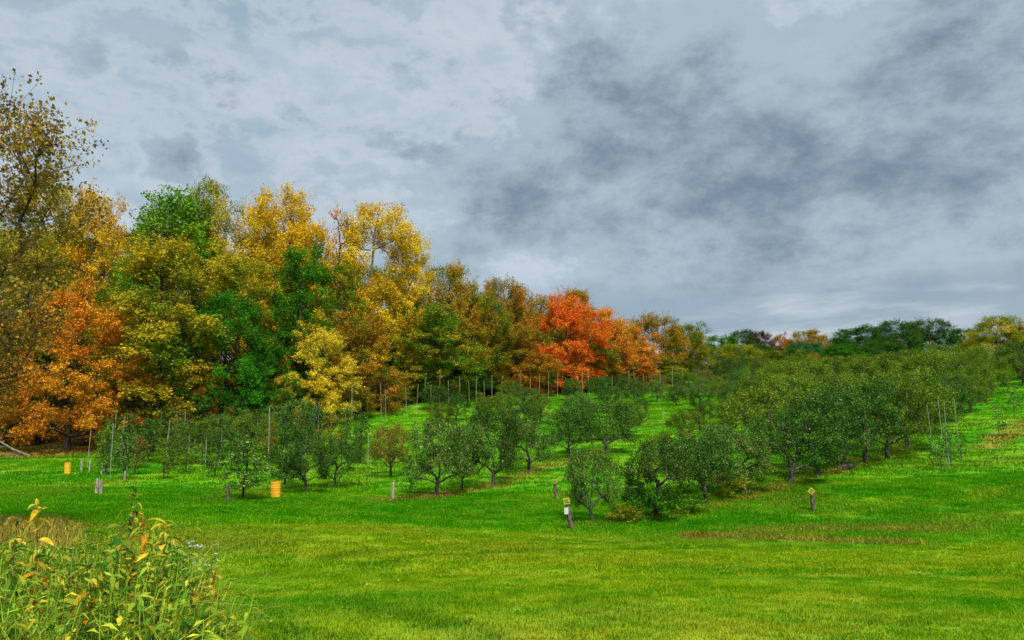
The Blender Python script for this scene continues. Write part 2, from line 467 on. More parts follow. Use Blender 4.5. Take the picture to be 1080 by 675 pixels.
def grass_object(name, label, pts, scl, protos, seed):
    rng = np.random.RandomState(seed)
    Vs, Fs, R, ID = [], [], [], []
    k = 0
    for i, (V, F, r) in enumerate(protos):
        Vs.append(V); Fs.append(F + k); R.append(r); ID.append(np.full(len(V), i)); k += len(V)
    n = len(pts)
    Vs.append(pts); R.append(rng.rand(n)); ID.append(np.full(n, -1))
    V = np.concatenate(Vs); ID = np.concatenate(ID).astype(np.int32)
    x, y = V[:, 0], V[:, 1]
    at_ = {'rnd': np.concatenate(R), 'proto': ID, 'is_point': ID < 0,
           'size': np.concatenate([np.ones(k), scl]), 'turn': rng.rand(len(V)) * 6.283,
           'pick': rng.randint(0, len(protos), len(V)).astype(np.int32)}
    me = mesh_np(name, V, np.concatenate(Fs), M_BLADE, at_)
    rgb_attr(me, 'turf_rgb', turf_rgb(x, y))
    o = mobj(name, me)
    tag(o, label, 'grass', kind='stuff')
    ng = bpy.data.node_groups.new(name + '_nodes', 'GeometryNodeTree')
    ng.interface.new_socket('Geometry', in_out='INPUT', socket_type='NodeSocketGeometry')
    ng.interface.new_socket('Geometry', in_out='OUTPUT', socket_type='NodeSocketGeometry')
    N, L = ng.nodes, ng.links
    gi, go = N.new('NodeGroupInput'), N.new('NodeGroupOutput')
    def attr(nm, ty):
        a = N.new('GeometryNodeInputNamedAttribute'); a.data_type = ty; a.inputs[0].default_value = nm
        return a.outputs[0]
    sp = N.new('GeometryNodeSeparateGeometry'); sp.domain = 'POINT'
    L.new(gi.outputs[0], sp.inputs[0]); L.new(attr('is_point', 'BOOLEAN'), sp.inputs[1])
    si = N.new('GeometryNodeSplitToInstances'); si.domain = 'POINT'
    L.new(sp.outputs[1], si.inputs[0]); L.new(attr('proto', 'INT'), si.inputs['Group ID'])
    ip = N.new('GeometryNodeInstanceOnPoints')
    L.new(sp.outputs[0], ip.inputs['Points']); L.new(si.outputs[0], ip.inputs['Instance'])
    ip.inputs['Pick Instance'].default_value = True
    L.new(attr('pick', 'INT'), ip.inputs['Instance Index'])
    cx = N.new('ShaderNodeCombineXYZ'); L.new(attr('turn', 'FLOAT'), cx.inputs[2])
    L.new(cx.outputs[0], ip.inputs['Rotation']); L.new(attr('size', 'FLOAT'), ip.inputs['Scale'])
    L.new(ip.outputs[0], go.inputs[0])
    md = o.modifiers.new('scatter', 'NODES'); md.node_group = ng
    return o
def scatter(rng, y0, y1, dens, margin=1.06):
    A = margin * 0.69 * (y1 ** 2 - y0 ** 2)
    n = int(A * dens)
    y = np.sqrt(rng.rand(n) * (y1 ** 2 - y0 ** 2) + y0 ** 2)
    x = (rng.rand(n) * 2 - 1) * y * 0.69 * margin
    return x, y
def build_grass():
    rng = np.random.RandomState(3)
    for name, label, y0, y1, dens, (nb, rad, h, w), sd in [
            ('near_lawn_grass', 'short yellowish green mown grass in the foreground', 4.6, 13, 190, (16, 0.10, 0.032, 0.0035), 1),
            ('mid_lawn_grass', 'mown green grass between the foreground and the orchard', 13, 36, 38, (32, 0.22, 0.040, 0.007), 2),
            ('hillside_grass', 'bright green grass between the orchard trees up the slope', 36, 125, 3.2, (46, 0.55, 0.085, 0.020), 3)]:
        x, y = scatter(rng, y0, y1, dens)
        keep = y < forest_line(x) + 1.0
        x, y = x[keep], y[keep]
        lu, dr = lushness(x, y), dryness(x, y)
        s = (0.75 + 0.5 * rng.rand(len(x))) * (1 + 0.5 * lu * (y0 < 30)) * (1 + 0.6 * dr) * (0.75 + 0.5 * vnoise(x, y, 0.9)) * (1 + 0.4 * smooth(0.8, 0.98, vnoise(x + 5, y + 3, 0.3)))
        P = np.stack([x, y, ground_z(x, y) - 0.004], 1)
        grass_object(name, label, P, s, [tuft_mesh(rng, nb, rad, h, w) for _ in range(4)], sd)
build_grass()
# ------------------------------------------------------------------ tree generator
def leaf_cards(P, Nn, Ln, Wd, rng, fold=0.12):
    n = len(P)
    t = unit(np.cross(Nn, rng.randn(n, 3)))
    b = np.cross(Nn, t)
    L2, W2 = (Ln * 0.5)[:, None], (Wd * 0.5)[:, None]
    up = Nn * (Wd * fold)[:, None]
    V = np.stack([P - t * L2, P + b * W2 - t * L2 * 0.15 + up, P + t * L2, P - b * W2 - t * L2 * 0.15 + up], 1).reshape(-1, 3)
    F = (np.arange(n)[:, None] * 4) + np.array([0, 1, 2, 3])
    return V, F
def tubes(segs, sides):
    """segs: (p0, r0, p1, r1)"""
    Vs, Fs, k = [], [], 0
    ang = np.arange(sides) * 2 * math.pi / sides
    ca, sa = np.cos(ang), np.sin(ang)
    for p0, r0, p1, r1 in segs:
        d = p1 - p0
        l = np.linalg.norm(d)
        if l < 1e-5: continue
        d = d / l
        a = np.array([1.0, 0, 0]) if abs(d[0]) < 0.8 else np.array([0, 1.0, 0])
        e1 = np.cross(d, a); e1 /= np.linalg.norm(e1); e2 = np.cross(d, e1)
        ring = ca[:, None] * e1 + sa[:, None] * e2
        Vs.append(p0 - d * r0 * 0.3 + ring * r0); Vs.append(p1 + d * r1 * 0.3 + ring * r1)
        i = np.arange(sides); j = (i + 1) % sides
        Fs.append(np.stack([k + i, k + j, k + sides + j, k + sides + i], 1))
        k += 2 * sides
    return np.concatenate(Vs), np.concatenate(Fs)

PROFILES = {
    'dome': lambda t: np.sqrt(np.clip(1 - (np.abs(t - 0.30) / np.where(t > 0.30, 0.74, 0.42)) ** 2, 0, 1)),
    'round': lambda t: np.sqrt(np.clip(1 - ((t - 0.5) / 0.54) ** 2, 0, 1)),
    'cone': lambda t: np.clip(1.05 - t, 0, 1) ** 0.75 * np.clip(0.55 + 3 * t, 0, 1),
    'vase': lambda t: np.clip(0.30 + 1.0 * t, 0, 1) * np.sqrt(np.clip(1.04 - ((t - 0.60) / 0.42).clip(0) ** 2, 0, 1)),
    'apple': lambda t: np.sqrt(np.clip(1 - (np.abs(t - 0.40) / np.where(t > 0.40, 0.66, 0.56)) ** 2, 0, 1)),
    'slender': lambda t: 0.35 + 0.65 * np.sqrt(np.clip(1 - ((t - 0.45) / 0.58) ** 2, 0, 1)),
}
def grow(seed, H, R, base, prof, ncl, cl_r, nsh, nlf, leaf, shoot=(0.8, 0.5, 0.8), trunk_r=0.2, trunk_top=0.85,
         wiggle=0.03, sides=6, droop=0.0, inner=0.35, lobes=0, twigs=False, fork=False, gap=0.0, lean=(0, 0), leaf_up=0.5, tier=0.0, zr=0.7):
    """returns (trunk V,F), (crown V,F,rnd,crnd); a limb skeleton joined to sprays of leaves"""
    rng = np.random.RandomState(seed)
    pf = PROFILES[prof]
    nodes, par = [], []
    nt = 9
    ph = rng.rand(2) * 6.28
    for i in range(nt + 1):
        t = i / nt
        z = t * H * trunk_top
        wob = wiggle * H * (t ** 1.2)
        nodes.append(np.array([wob * math.sin(ph[0] + 4.1 * t) - wob * math.sin(ph[0]) * (1 - t) + lean[0] * t ** 1.5,
                               wob * math.sin(ph[1] + 3.3 * t) - wob * math.sin(ph[1]) * (1 - t) + lean[1] * t ** 1.5, z - (0.12 if i == 0 else 0)]))
        par.append(i - 1)
    axis = lambda z: np.array([np.interp(z, [q[2] for q in nodes[:nt + 1]], [q[k] for q in nodes[:nt + 1]]) for k in (0, 1)])
    # uneven outline: radius changes with direction
    la = rng.rand(5) * 6.28; lw = rng.rand(5) * 0.22
    C = []
    while len(C) < ncl:
        t = rng.rand() ** 0.9
        a = rng.rand() * 6.28
        f = inner + (1 - inner) * math.sqrt(rng.rand())
        rr = R * float(pf(np.array(t))) * f * (1 + sum(w * math.sin((k + 1) * a + p + 3 * t) for k, (w, p) in enumerate(zip(lw, la))) * 0.8)
        z = base + t * (H - base)
        if tier: z = max(base, round((z + 0.5 * math.sin(2 * a + la[2])) / tier) * tier + rng.uniform(-.42, .42) * tier)
        p = np.array([rr * math.cos(a), rr * math.sin(a), z - droop * rr])
        if gap and math.sin(a * 2 + la[0] + z * 1.7) * math.sin(z * 2.3 + la[1]) > 1 - gap: continue
        p[:2] += axis(min(z, H * trunk_top))
        if all(np.linalg.norm(p - q) > cl_r * 0.45 for q in C) or rng.rand() < 0.15: C.append(p)
    C = np.array(C)
    order = np.argsort(np.hypot(C[:, 0], C[:, 1]) + 0.2 * C[:, 2])
    cents = []
    for ci in order:
        p = C[ci]
        Q = np.array(nodes)
        dv = p - Q
        hd = np.hypot(dv[:, 0], dv[:, 1])
        cost = np.linalg.norm(dv, axis=1) + 1.6 * np.maximum(0, 0.45 * hd - dv[:, 2])
        cost += np.where(Q[:, 2] < base * 0.55, 2.0 * H, 0)
        b = int(np.argmin(cost))
        q = nodes[b]
        d = np.linalg.norm(p - q)
        last = b
        m = max(1, int(d / (0.16 * H + 0.2)) + 1)
        for s in range(1, m + 1):
            f = s / (m + 0.0)
            w = q + (p - q) * f
            w = w + np.array([0, 0, 0.10 * d * math.sin(math.pi * f)]) + rng.randn(3) * 0.05 * d * (f < 1)
            nodes.append(w); par.append(last); last = len(nodes) - 1
        cents.append(last)
    n = len(nodes)
    cnt = np.zeros(n)
    for c in cents: cnt[c] += 1
    for i in range(n - 1, 0, -1): cnt[par[i]] += cnt[i]
    rad = trunk_r * 0.95 * (np.maximum(cnt, 0.25) / max(cnt[0], 1)) ** 0.52
    rad = np.maximum(rad, trunk_r * 0.035)
    segs = []
    for i in range(1, n):
        r0 = rad[par[i]] if i <= nt else min(rad[par[i]], rad[i] * 1.35)
        if i == 1: r0 = trunk_r * 1.45
        segs.append((nodes[par[i]], r0, nodes[i], rad[i]))
    # shoots and leaves
    Cn = np.array([nodes[c] for c in cents])
    ctr = np.array([0, 0, base + 0.45 * (H - base)])
    S = len(Cn) * nsh
    cid = np.repeat(np.arange(len(Cn)), nsh)
    out = unit((Cn[cid] - ctr) * np.array([1, 1, 0.8]))
    out[:, :2] += 0
    sd = unit(shoot[0] * out + np.array([0, 0, shoot[1]]) + shoot[2] * rng.randn(S, 3) * np.array([1, 1, zr]))
    sl = cl_r * (0.55 + 0.65 * rng.rand(S))
    st = Cn[cid] + rng.randn(S, 3) * cl_r * 0.22 * np.array([1, 1, 0.4 + 0.85 * zr])
    if twigs:
        for k in range(S):
            e = st[k] + sd[k] * sl[k]
            segs.append((Cn[cid[k]], trunk_r * 0.045, st[k] * 0.5 + e * 0.5, trunk_r * 0.03)); segs.append((st[k] * 0.5 + e * 0.5, trunk_r * 0.03, e, trunk_r * 0.014))
    tv, tf = tubes(segs, sides)
    sid = np.repeat(np.arange(S), nlf)
    f = rng.rand(len(sid)) ** 0.75
    P = st[sid] + sd[sid] * (sl[sid] * f)[:, None] + rng.randn(len(sid), 3) * (cl_r * 0.16 * (1.15 - 0.6 * f))[:, None] * np.array([1, 1, 0.4 + 0.85 * zr])
    Nn = unit(0.55 * sd[sid] + np.array([0, 0, leaf_up]) + 0.75 * rng.randn(len(sid), 3))
    Ln = leaf * (0.65 + 0.7 * rng.rand(len(sid)))
    V, F = leaf_cards(P, Nn, Ln, Ln * 0.72, rng)
    crn = np.clip(0.5 + 0.26 * rng.randn(len(Cn))[cid] + 0.12 * rng.randn(S), 0, 1)[sid]
    rnd = rng.rand(len(sid))
    return (tv, tf), (V, F, np.repeat(rnd, 4), np.repeat(crn, 4))

M_BARK = bark_mat('bark_grey_brown', (38, 32, 26), (104, 92, 78))
M_BARK_APPLE = bark_mat('bark_apple', (40, 36, 32), (112, 104, 96), 9.0)
M_BARK_PALE = bark_mat('bark_pale', (84, 72, 52), (150, 136, 108))
LEAF0 = leaf_mat('leaf_base', (60, 110, 30), (90, 130, 40), (140, 130, 40))
def proto(name, bark, **k):
    (tv, tf), (V, F, r, c) = grow(**k)
    return dict(trunk=mesh_np(name + '_trunk', tv, tf, bark, smooth=True),
                crown=mesh_np(name + '_crown', V, F, LEAF0, {'rnd': r, 'crnd': c}), H=float(V[:, 2].max()), R=k['R'] + k['cl_r'] * 0.5)
PROTO = {}
PROTO['maple'] = [proto('maple', M_BARK, seed=s, H=14, R=5.0, base=2.0, prof='dome', ncl=150, cl_r=1.3, nsh=15, nlf=26, leaf=0.175,
                        shoot=(0.9, 0.05, 0.7), trunk_r=0.28, droop=0.12, inner=0.45, tier=1.1, zr=0.42) for s in (11, 12, 13)]
PROTO['round'] = [proto('roundtree', M_BARK, seed=s, H=14, R=5.2, base=1.6, prof='round', ncl=130, cl_r=1.45, nsh=16, nlf=26, leaf=0.175,
                        shoot=(0.9, 0.4, 0.8), trunk_r=0.30, inner=0.5) for s in (21, 22, 23)]
PROTO['tall'] = [proto('talltree', M_BARK_PALE, seed=s, H=22, R=3.6, base=4.5, prof='vase', ncl=105, cl_r=1.35, nsh=15, nlf=25, leaf=0.175,
                       shoot=(0.5, 0.9, 0.7), trunk_r=0.30, wiggle=0.035, inner=0.3, trunk_top=0.9) for s in (31, 32, 33)]
PROTO['narrow'] = [proto('narrowtree', M_BARK, seed=s, H=17, R=3.0, base=2.0, prof='round', ncl=120, cl_r=1.25, nsh=14, nlf=24, leaf=0.175,
                         shoot=(0.9, 0.35, 0.8), trunk_r=0.26, inner=0.4, zr=0.5) for s in (25, 26, 27)]
PROTO['thin'] = [proto('thintree', M_BARK, seed=s, H=20, R=2.4, base=5, prof='vase', ncl=50, cl_r=1.2, nsh=9, nlf=8, leaf=0.22,
                       shoot=(0.4, 0.9, 0.7), trunk_r=0.22, inner=0.2, twigs=False) for s in (41,)]
PROTO['apple'] = [proto('apple', M_BARK_APPLE, seed=s, H=3.7, R=2.15, base=1.0, prof='apple', ncl=64, cl_r=0.62, nsh=13, nlf=19, leaf=0.085,
                        shoot=(0.55, 0.75, 0.85), trunk_r=0.13, wiggle=0.07, trunk_top=0.55, sides=7, inner=0.35,
                        lean=((-1) ** s * 0.25, 0.1 * (s % 3 - 1)), leaf_up=0.35, gap=0.5) for s in (51, 52, 53, 54, 55, 56, 57)]
PROTO['young'] = [proto('young', M_BARK_APPLE, seed=s, H=2.8, R=0.62, base=0.6, prof='slender', ncl=30, cl_r=0.38, nsh=9, nlf=9, leaf=0.085,
                        shoot=(0.6, 0.4, 0.8), trunk_r=0.05, wiggle=0.04, trunk_top=0.9, sides=5, inner=0.15) for s in (61, 62, 63, 64)]
PROTO['wide'] = [proto('wide', M_BARK_APPLE, seed=s, H=4.2, R=2.6, base=1.4, prof='apple', ncl=64, cl_r=0.8, nsh=11, nlf=12, leaf=0.13,
                       shoot=(0.9, 0.25, 0.7), zr=0.45, trunk_r=0.16, wiggle=0.05, trunk_top=0.5, inner=0.4) for s in (71, 72, 73)]
PROTO['whip'] = [proto('whip', M_BARK_APPLE, seed=s, H=2.2, R=0.5, base=0.5, prof='slender', ncl=16, cl_r=0.30, nsh=6, nlf=6, leaf=0.08,
                       shoot=(0.6, 0.5, 0.8), trunk_r=0.025, wiggle=0.05, trunk_top=0.95, sides=5, inner=0.1) for s in (81, 82)]

PAL = {}
def pal(n, a, b, c, **k): PAL[n] = leaf_mat('leaves_' + n, a, b, c, **k)
pal('orange', (212, 146, 30), (236, 176, 46), (184, 126, 30), d=(210, 122, 28))
pal('gold', (230, 188, 24), (248, 216, 50), (200, 176, 34), d=(200, 164, 28))
pal('gold_olive', (150, 148, 28), (214, 180, 40), (120, 140, 30), d=(84, 128, 22))
pal('olive', (104, 130, 24), (166, 156, 36), (200, 146, 40), d=(66, 118, 20))
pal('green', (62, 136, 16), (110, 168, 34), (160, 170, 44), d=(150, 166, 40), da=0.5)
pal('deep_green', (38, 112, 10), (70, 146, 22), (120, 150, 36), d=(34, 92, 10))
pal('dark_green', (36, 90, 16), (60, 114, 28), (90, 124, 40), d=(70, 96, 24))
pal('yellow', (222, 180, 40), (244, 208, 62), (186, 166, 44), d=(170, 160, 40))
pal('rust', (186, 108, 34), (220, 144, 46), (146, 112, 36), d=(150, 126, 36))
pal('rust_olive', (156, 136, 30), (216, 144, 40), (128, 122, 32), d=(112, 130, 28))
pal('red', (230, 78, 18), (244, 118, 40), (196, 88, 26), d=(214, 136, 40))
pal('red_orange', (228, 122, 34), (242, 154, 56), (200, 130, 40), d=(176, 146, 44))
pal('green_gold', (72, 130, 20), (176, 164, 40), (216, 170, 44), d=(60, 124, 20))
pal('brown', (108, 62, 40), (140, 92, 50), (84, 60, 32))
pal('pale_green', (96, 128, 72), (130, 150, 90), (160, 160, 90))
pal('lime', (122, 140, 26), (160, 160, 34), (180, 150, 40))
pal('teal', (30, 108, 52), (50, 126, 62), (76, 130, 66))
pal('purple', (70, 52, 46), (104, 66, 54), (90, 80, 50))
pal('apple', (36, 84, 10), (76, 120, 30), (146, 150, 88), var=0.6, tv=0.4)
pal('apple_light', (52, 98, 18), (100, 136, 44), (180, 174, 114), var=0.6, tv=0.3)
pal('apple_olive', (62, 106, 14), (112, 138, 32), (160, 142, 58), var=0.55, tv=0.4)
pal('cherry', (62, 108, 16), (120, 142, 32), (172, 156, 50), var=0.5, tv=0.5)
pal('apple_rust', (86, 106, 28), (150, 128, 48), (186, 134, 66), var=0.4, tv=0.3)

_rr = random.Random(5)
def tree(name, kind, var, palname, u, y, vtop, hw, label, group=None, cat='tree', rz=None, loc=None, h=None, lean=0.0):
    x, y, z = loc if loc else at(u, y)
    if h is None: h = topz(vtop, y) - z
    if kind in ('round', 'maple') and hw and hw * pxm(y) / h < 0.27: kind = 'narrow'
    P = PROTO[kind][var % len(PROTO[kind])]
    sx = hw * pxm(y) / P['R'] if hw else h / P['H'] * (_rr.uniform(0.85, 1.12) if kind in ('apple', 'wide') else 1.0)
    sz = h / P['H']
    k = _rr.uniform(-0.13, 0.13)
    o = empty(name, (x, y, z), _rr.random() * 6.28 if rz is None else rz, (sx * (1 + k), sx * (1 - k), sz), _rr.uniform(-.03, .03), lean)
    tag(o, label, cat, group)
    mobj('trunk', P['trunk'], o)
    mobj('crown', P['crown'], o, PAL[palname])
    return o

# ------------------------------------------------------------------ the autumn wood (u, depth, top v, half width px)
WOOD = 'trees of the autumn wood'
for a in [
    ('golden_tree', 'tall', 0, 'gold_olive', 22, 71, 178, 46, 'golden yellow tree behind the bare brown branches at the far left'),
    ('golden_tree', 'tall', 1, 'gold', 95, 73, 194, 40, 'tall orange gold tree rising above the orange maple at the left'),
    ('olive_tree', 'round', 0, 'gold_olive', 2, 63, 235, 62, 'olive and yellow tree cut by the left edge of the picture'),
    ('orange_maple', 'maple', 0, 'orange', 70, 57.5, 288, 66, 'orange maple with layered boughs down to the grass at the left'),
    ('golden_maple', 'maple', 1, 'gold_olive', 162, 61, 246, 60, 'olive gold maple with orange top right of the orange maple'),
    ('green_tree', 'round', 1, 'green', 168, 72, 193, 52, 'tall fresh green tree standing out of the wood near its left end'),
    ('yellow_green_tree', 'tall', 2, 'gold_olive', 216, 75, 186, 34, 'yellowish tree just right of the tall fresh green tree'),
    ('yellow_tree', 'tall', 0, 'gold', 250, 76, 205, 26, 'slim yellow tree between the yellowish tree and the golden round crown'),
    ('golden_tree', 'tall', 1, 'gold', 290, 77, 189, 42, 'tall golden tree with a rounded crown, highest in the middle of the wood'),
    ('golden_tree', 'round', 2, 'gold', 326, 76, 226, 34, 'golden crown just right of the highest golden tree'),
    ('dark_green_tree', 'round', 0, 'deep_green', 309, 69, 250, 38, 'dark green tree below the highest golden tree'),
    ('olive_tree', 'maple', 2, 'gold_olive', 242, 67, 262, 42, 'olive yellow tree left of the dark green tree in mid wood'),
    ('deep_green_tree', 'round', 1, 'deep_green', 238, 64, 305, 54, 'broad deep green tree at the foot of the wood, above the young orchard'),
    ('yellow_maple', 'maple', 0, 'yellow', 326, 66.5, 325, 42, 'yellow maple low at the edge of the wood under the dark green tree'),
    ('olive_tree', 'maple', 1, 'deep_green', 284, 65, 352, 34, 'small deep green tree left of the low yellow maple'),
    ('brown_tree', 'thin', 0, 'rust', 350, 79, 216, 22, 'thin reddish brown tree with half bare top between two golden trees'),
    ('golden_tree', 'tall', 2, 'gold', 388, 80, 209, 44, 'tall golden tree with dark limbs at the right end of the high wood'),
    ('golden_tree', 'tall', 0, 'gold', 427, 82, 238, 27, 'lower golden tree at the step down of the wood skyline'),
    ('rust_maple', 'maple', 2, 'rust_olive', 378, 73, 322, 50, 'rusty maple with spreading low boughs behind the stakes'),
    ('olive_tree', 'round', 2, 'green_gold', 352, 75, 270, 28, 'green and gold tree between the dark green tree and the golden tree with limbs'),
    ('rust_shrub', 'maple', 0, 'rust', 214, 62, 382, 17, 'small rust red bush in front of the deep green tree'),
    ('rust_tree', 'round', 1, 'rust_olive', 470, 94, 273, 40, 'rust topped tree just right of the step down in the skyline'),
    ('olive_tree', 'round', 0, 'green', 437, 86, 310, 40, 'green tree below the lower golden tree'),
    ('green_gold_tree', 'maple', 1, 'green_gold', 462, 85, 320, 56, 'broad green tree with yellow tips in the middle of the wood edge'),
    ('rust_tree', 'round', 2, 'rust_olive', 526, 102, 289, 36, 'olive tree with a red orange top left of the scarlet maple'),
    ('olive_tree', 'round', 1, 'olive', 506, 95, 308, 38, 'olive tree under the red orange top'),
    ('olive_tree', 'round', 0, 'rust_olive', 560, 106, 302, 36, 'brown olive tree close to the left of the scarlet maple'),
    ('scarlet_maple', 'maple', 2, 'red', 594, 103, 304, 40, 'bright scarlet orange maple, the reddest tree in the picture'),
    ('brown_tree', 'round', 2, 'rust_olive', 612, 112, 301, 22, 'brownish olive crown peeping over the scarlet maple'),
    ('orange_tree', 'maple', 0, 'rust_olive', 546, 96, 338, 36, 'orange olive tree low in front of the scarlet maple at its left'),
    ('orange_tree', 'round', 1, 'red_orange', 634, 112, 322, 34, 'orange tree right behind the scarlet maple'),
    ('orange_maple', 'maple', 1, 'red_orange', 664, 116, 336, 36, 'orange red maple at the right end of the wood edge'),
    ('olive_tree', 'maple', 2, 'olive', 620, 108, 345, 30, 'olive tree between the scarlet maple and the orange red maple'),
    ('rust_tree', 'round', 0, 'rust_olive', 690, 128, 326, 36, 'rusty green tree sloping down behind the orange red maple'),
    ('olive_tree', 'round', 1, 'olive', 722, 134, 340, 28, 'olive green tree where the wood runs out at the right'),
    ('pale_tree', 'thin', 0, 'pale_green', 738, 160, 338, 14, 'pale thin crowned tree standing up at the end of the wood'),
]:
    tree(*a, group=WOOD)
# second rank that closes the wood behind its edge
rng = random.Random(12)
ORD = ['first', 'second', 'third', 'fourth', 'fifth', 'sixth', 'seventh', 'eighth', 'ninth', 'tenth', 'eleventh', 'twelfth',
       'thirteenth', 'fourteenth', 'fifteenth', 'sixteenth', 'seventeenth', 'eighteenth', 'nineteenth', 'twentieth']
TENS = {20: 'twenty', 30: 'thirty', 40: 'forty'}
ORD += [TENS[t] + '-' + ORD[k] if k >= 0 else {20: 'twentieth', 30: 'thirtieth', 40: 'fortieth'}[t] for t in (20, 30, 40) for k in range(-1, 9)][1:]
BACK = [(-40, 76, 225), (50, 82, 235), (125, 82, 235), (190, 84, 228), (265, 86, 238), (340, 88, 262), (400, 92, 275), (450, 100, 305), (500, 108, 318), (545, 115, 322), (585, 122, 325), (640, 126, 345), (10, 84, 300), (90, 86, 300), (150, 88, 310), (225, 88, 300), (300, 92, 310), (365, 96, 320), (425, 104, 330), (80, 72, 330)]
BACK.sort()
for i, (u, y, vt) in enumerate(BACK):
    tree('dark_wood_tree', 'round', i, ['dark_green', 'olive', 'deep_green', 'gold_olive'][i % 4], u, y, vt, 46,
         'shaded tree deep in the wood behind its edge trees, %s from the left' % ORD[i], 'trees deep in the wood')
LOW = [(20, 63, 415), (112, 63, 418), (190, 65, 405), (262, 67.5, 398), (300, 68, 385), (350, 75, 390), (405, 80, 385), (432, 84, 385), (490, 93, 380), (525, 99, 378), (575, 106, 380), (640, 114, 380), (690, 126, 375)]
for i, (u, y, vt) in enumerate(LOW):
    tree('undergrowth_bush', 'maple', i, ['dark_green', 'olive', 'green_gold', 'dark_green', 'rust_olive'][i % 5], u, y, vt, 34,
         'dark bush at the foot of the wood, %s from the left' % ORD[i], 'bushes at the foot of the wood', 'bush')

# far trees on the skyline at the right
FAR = 'far trees on the skyline'
for a in [
    ('green_tree', 'round', 0, 'deep_green', 762, 175, 350, 22, 'green far tree just right of the pale thin crowned tree'),
    ('green_tree', 'round', 1, 'dark_green', 786, 180, 346, 20, 'dark green far tree left of the purplish one'),
    ('purple_tree', 'round', 2, 'purple', 803, 178, 347, 16, 'purplish brown far tree on the skyline'),
    ('red_tree', 'maple', 0, 'rust', 827, 185, 349, 14, 'small rust red far tree left of the golden dome'),
    ('golden_tree', 'round', 1, 'rust_olive', 855, 183, 346, 23, 'golden orange dome shaped far tree'),
    ('teal_tree', 'round', 0, 'teal', 852, 160, 359, 27, 'bluish green dome in front of the golden orange far tree'),
    ('green_tree', 'thin', 0, 'pale_green', 887, 188, 347, 10, 'thin pale far tree left of the tall green one'),
    ('green_tree', 'maple', 1, 'dark_green', 906, 168, 341, 28, 'pointed green far tree left of the broad dark crown'),
    ('dark_tree', 'round', 2, 'dark_green', 944, 172, 336, 26, 'left half of the broad dark green crowns on the ridge'),
    ('dark_tree', 'round', 0, 'dark_green', 984, 174, 332, 30, 'right and taller of the two broad dark green crowns on the ridge'),
    ('green_tree', 'round', 1, 'dark_green', 1018, 165, 345, 20, 'low dark tree between the broad crowns and the gold one'),
    ('golden_tree', 'round', 2, 'gold_olive', 1054, 150, 331, 29, 'olive gold round tree on the ridge near the right edge'),
    ('orange_tree', 'round', 0, 'rust_olive', 1084, 150, 340, 22, 'rusty tree cut by the right edge on the ridge'),
    ('lime_tree', 'round', 1, 'lime', 777, 125, 361, 27, 'yellow green bushy tree standing lower than the skyline trees'),
    ('olive_tree', 'round', 2, 'cherry', 825, 128, 368, 34, 'olive bushy tree right of the yellow green one'),
    ('dark_tree', 'round', 0, 'dark_green', 752, 138, 362, 22, 'dark green tree left of the yellow green bushy one'),
    ('orange_tree', 'maple', 2, 'rust', 858, 140, 372, 16, 'small orange tree below the bluish green dome'),
    ('dark_tree', 'round', 1, 'dark_green', 800, 142, 362, 24, 'dark tree between the yellow green and the olive bushy trees'),
    ('green_tree', 'round', 2, 'deep_green', 885, 140, 362, 26, 'green tree below the thin pale far tree'),
    ('green_tree', 'round', 0, 'dark_green', 930, 145, 358, 30, 'green tree in front of the broad dark crowns'),
    ('dark_tree', 'round', 0, 'dark_green', 962, 182, 346, 34, 'dark low tree filling the gap between the two broad crowns'),
    ('dark_tree', 'round', 2, 'dark_green', 900, 178, 354, 30, 'dark low tree behind the pointed green one'),
    ('dark_tree', 'round', 1, 'dark_green', 840, 190, 358, 30, 'dark low tree behind the bluish green dome'),
    ('dark_tree', 'round', 0, 'olive', 1060, 165, 350, 36, 'olive low tree behind the olive gold round one'),
    ('green_tree', 'round', 1, 'olive', 720, 150, 350, 26, 'olive tree behind the end of the wood'),
]:
    tree(*a, group=FAR)

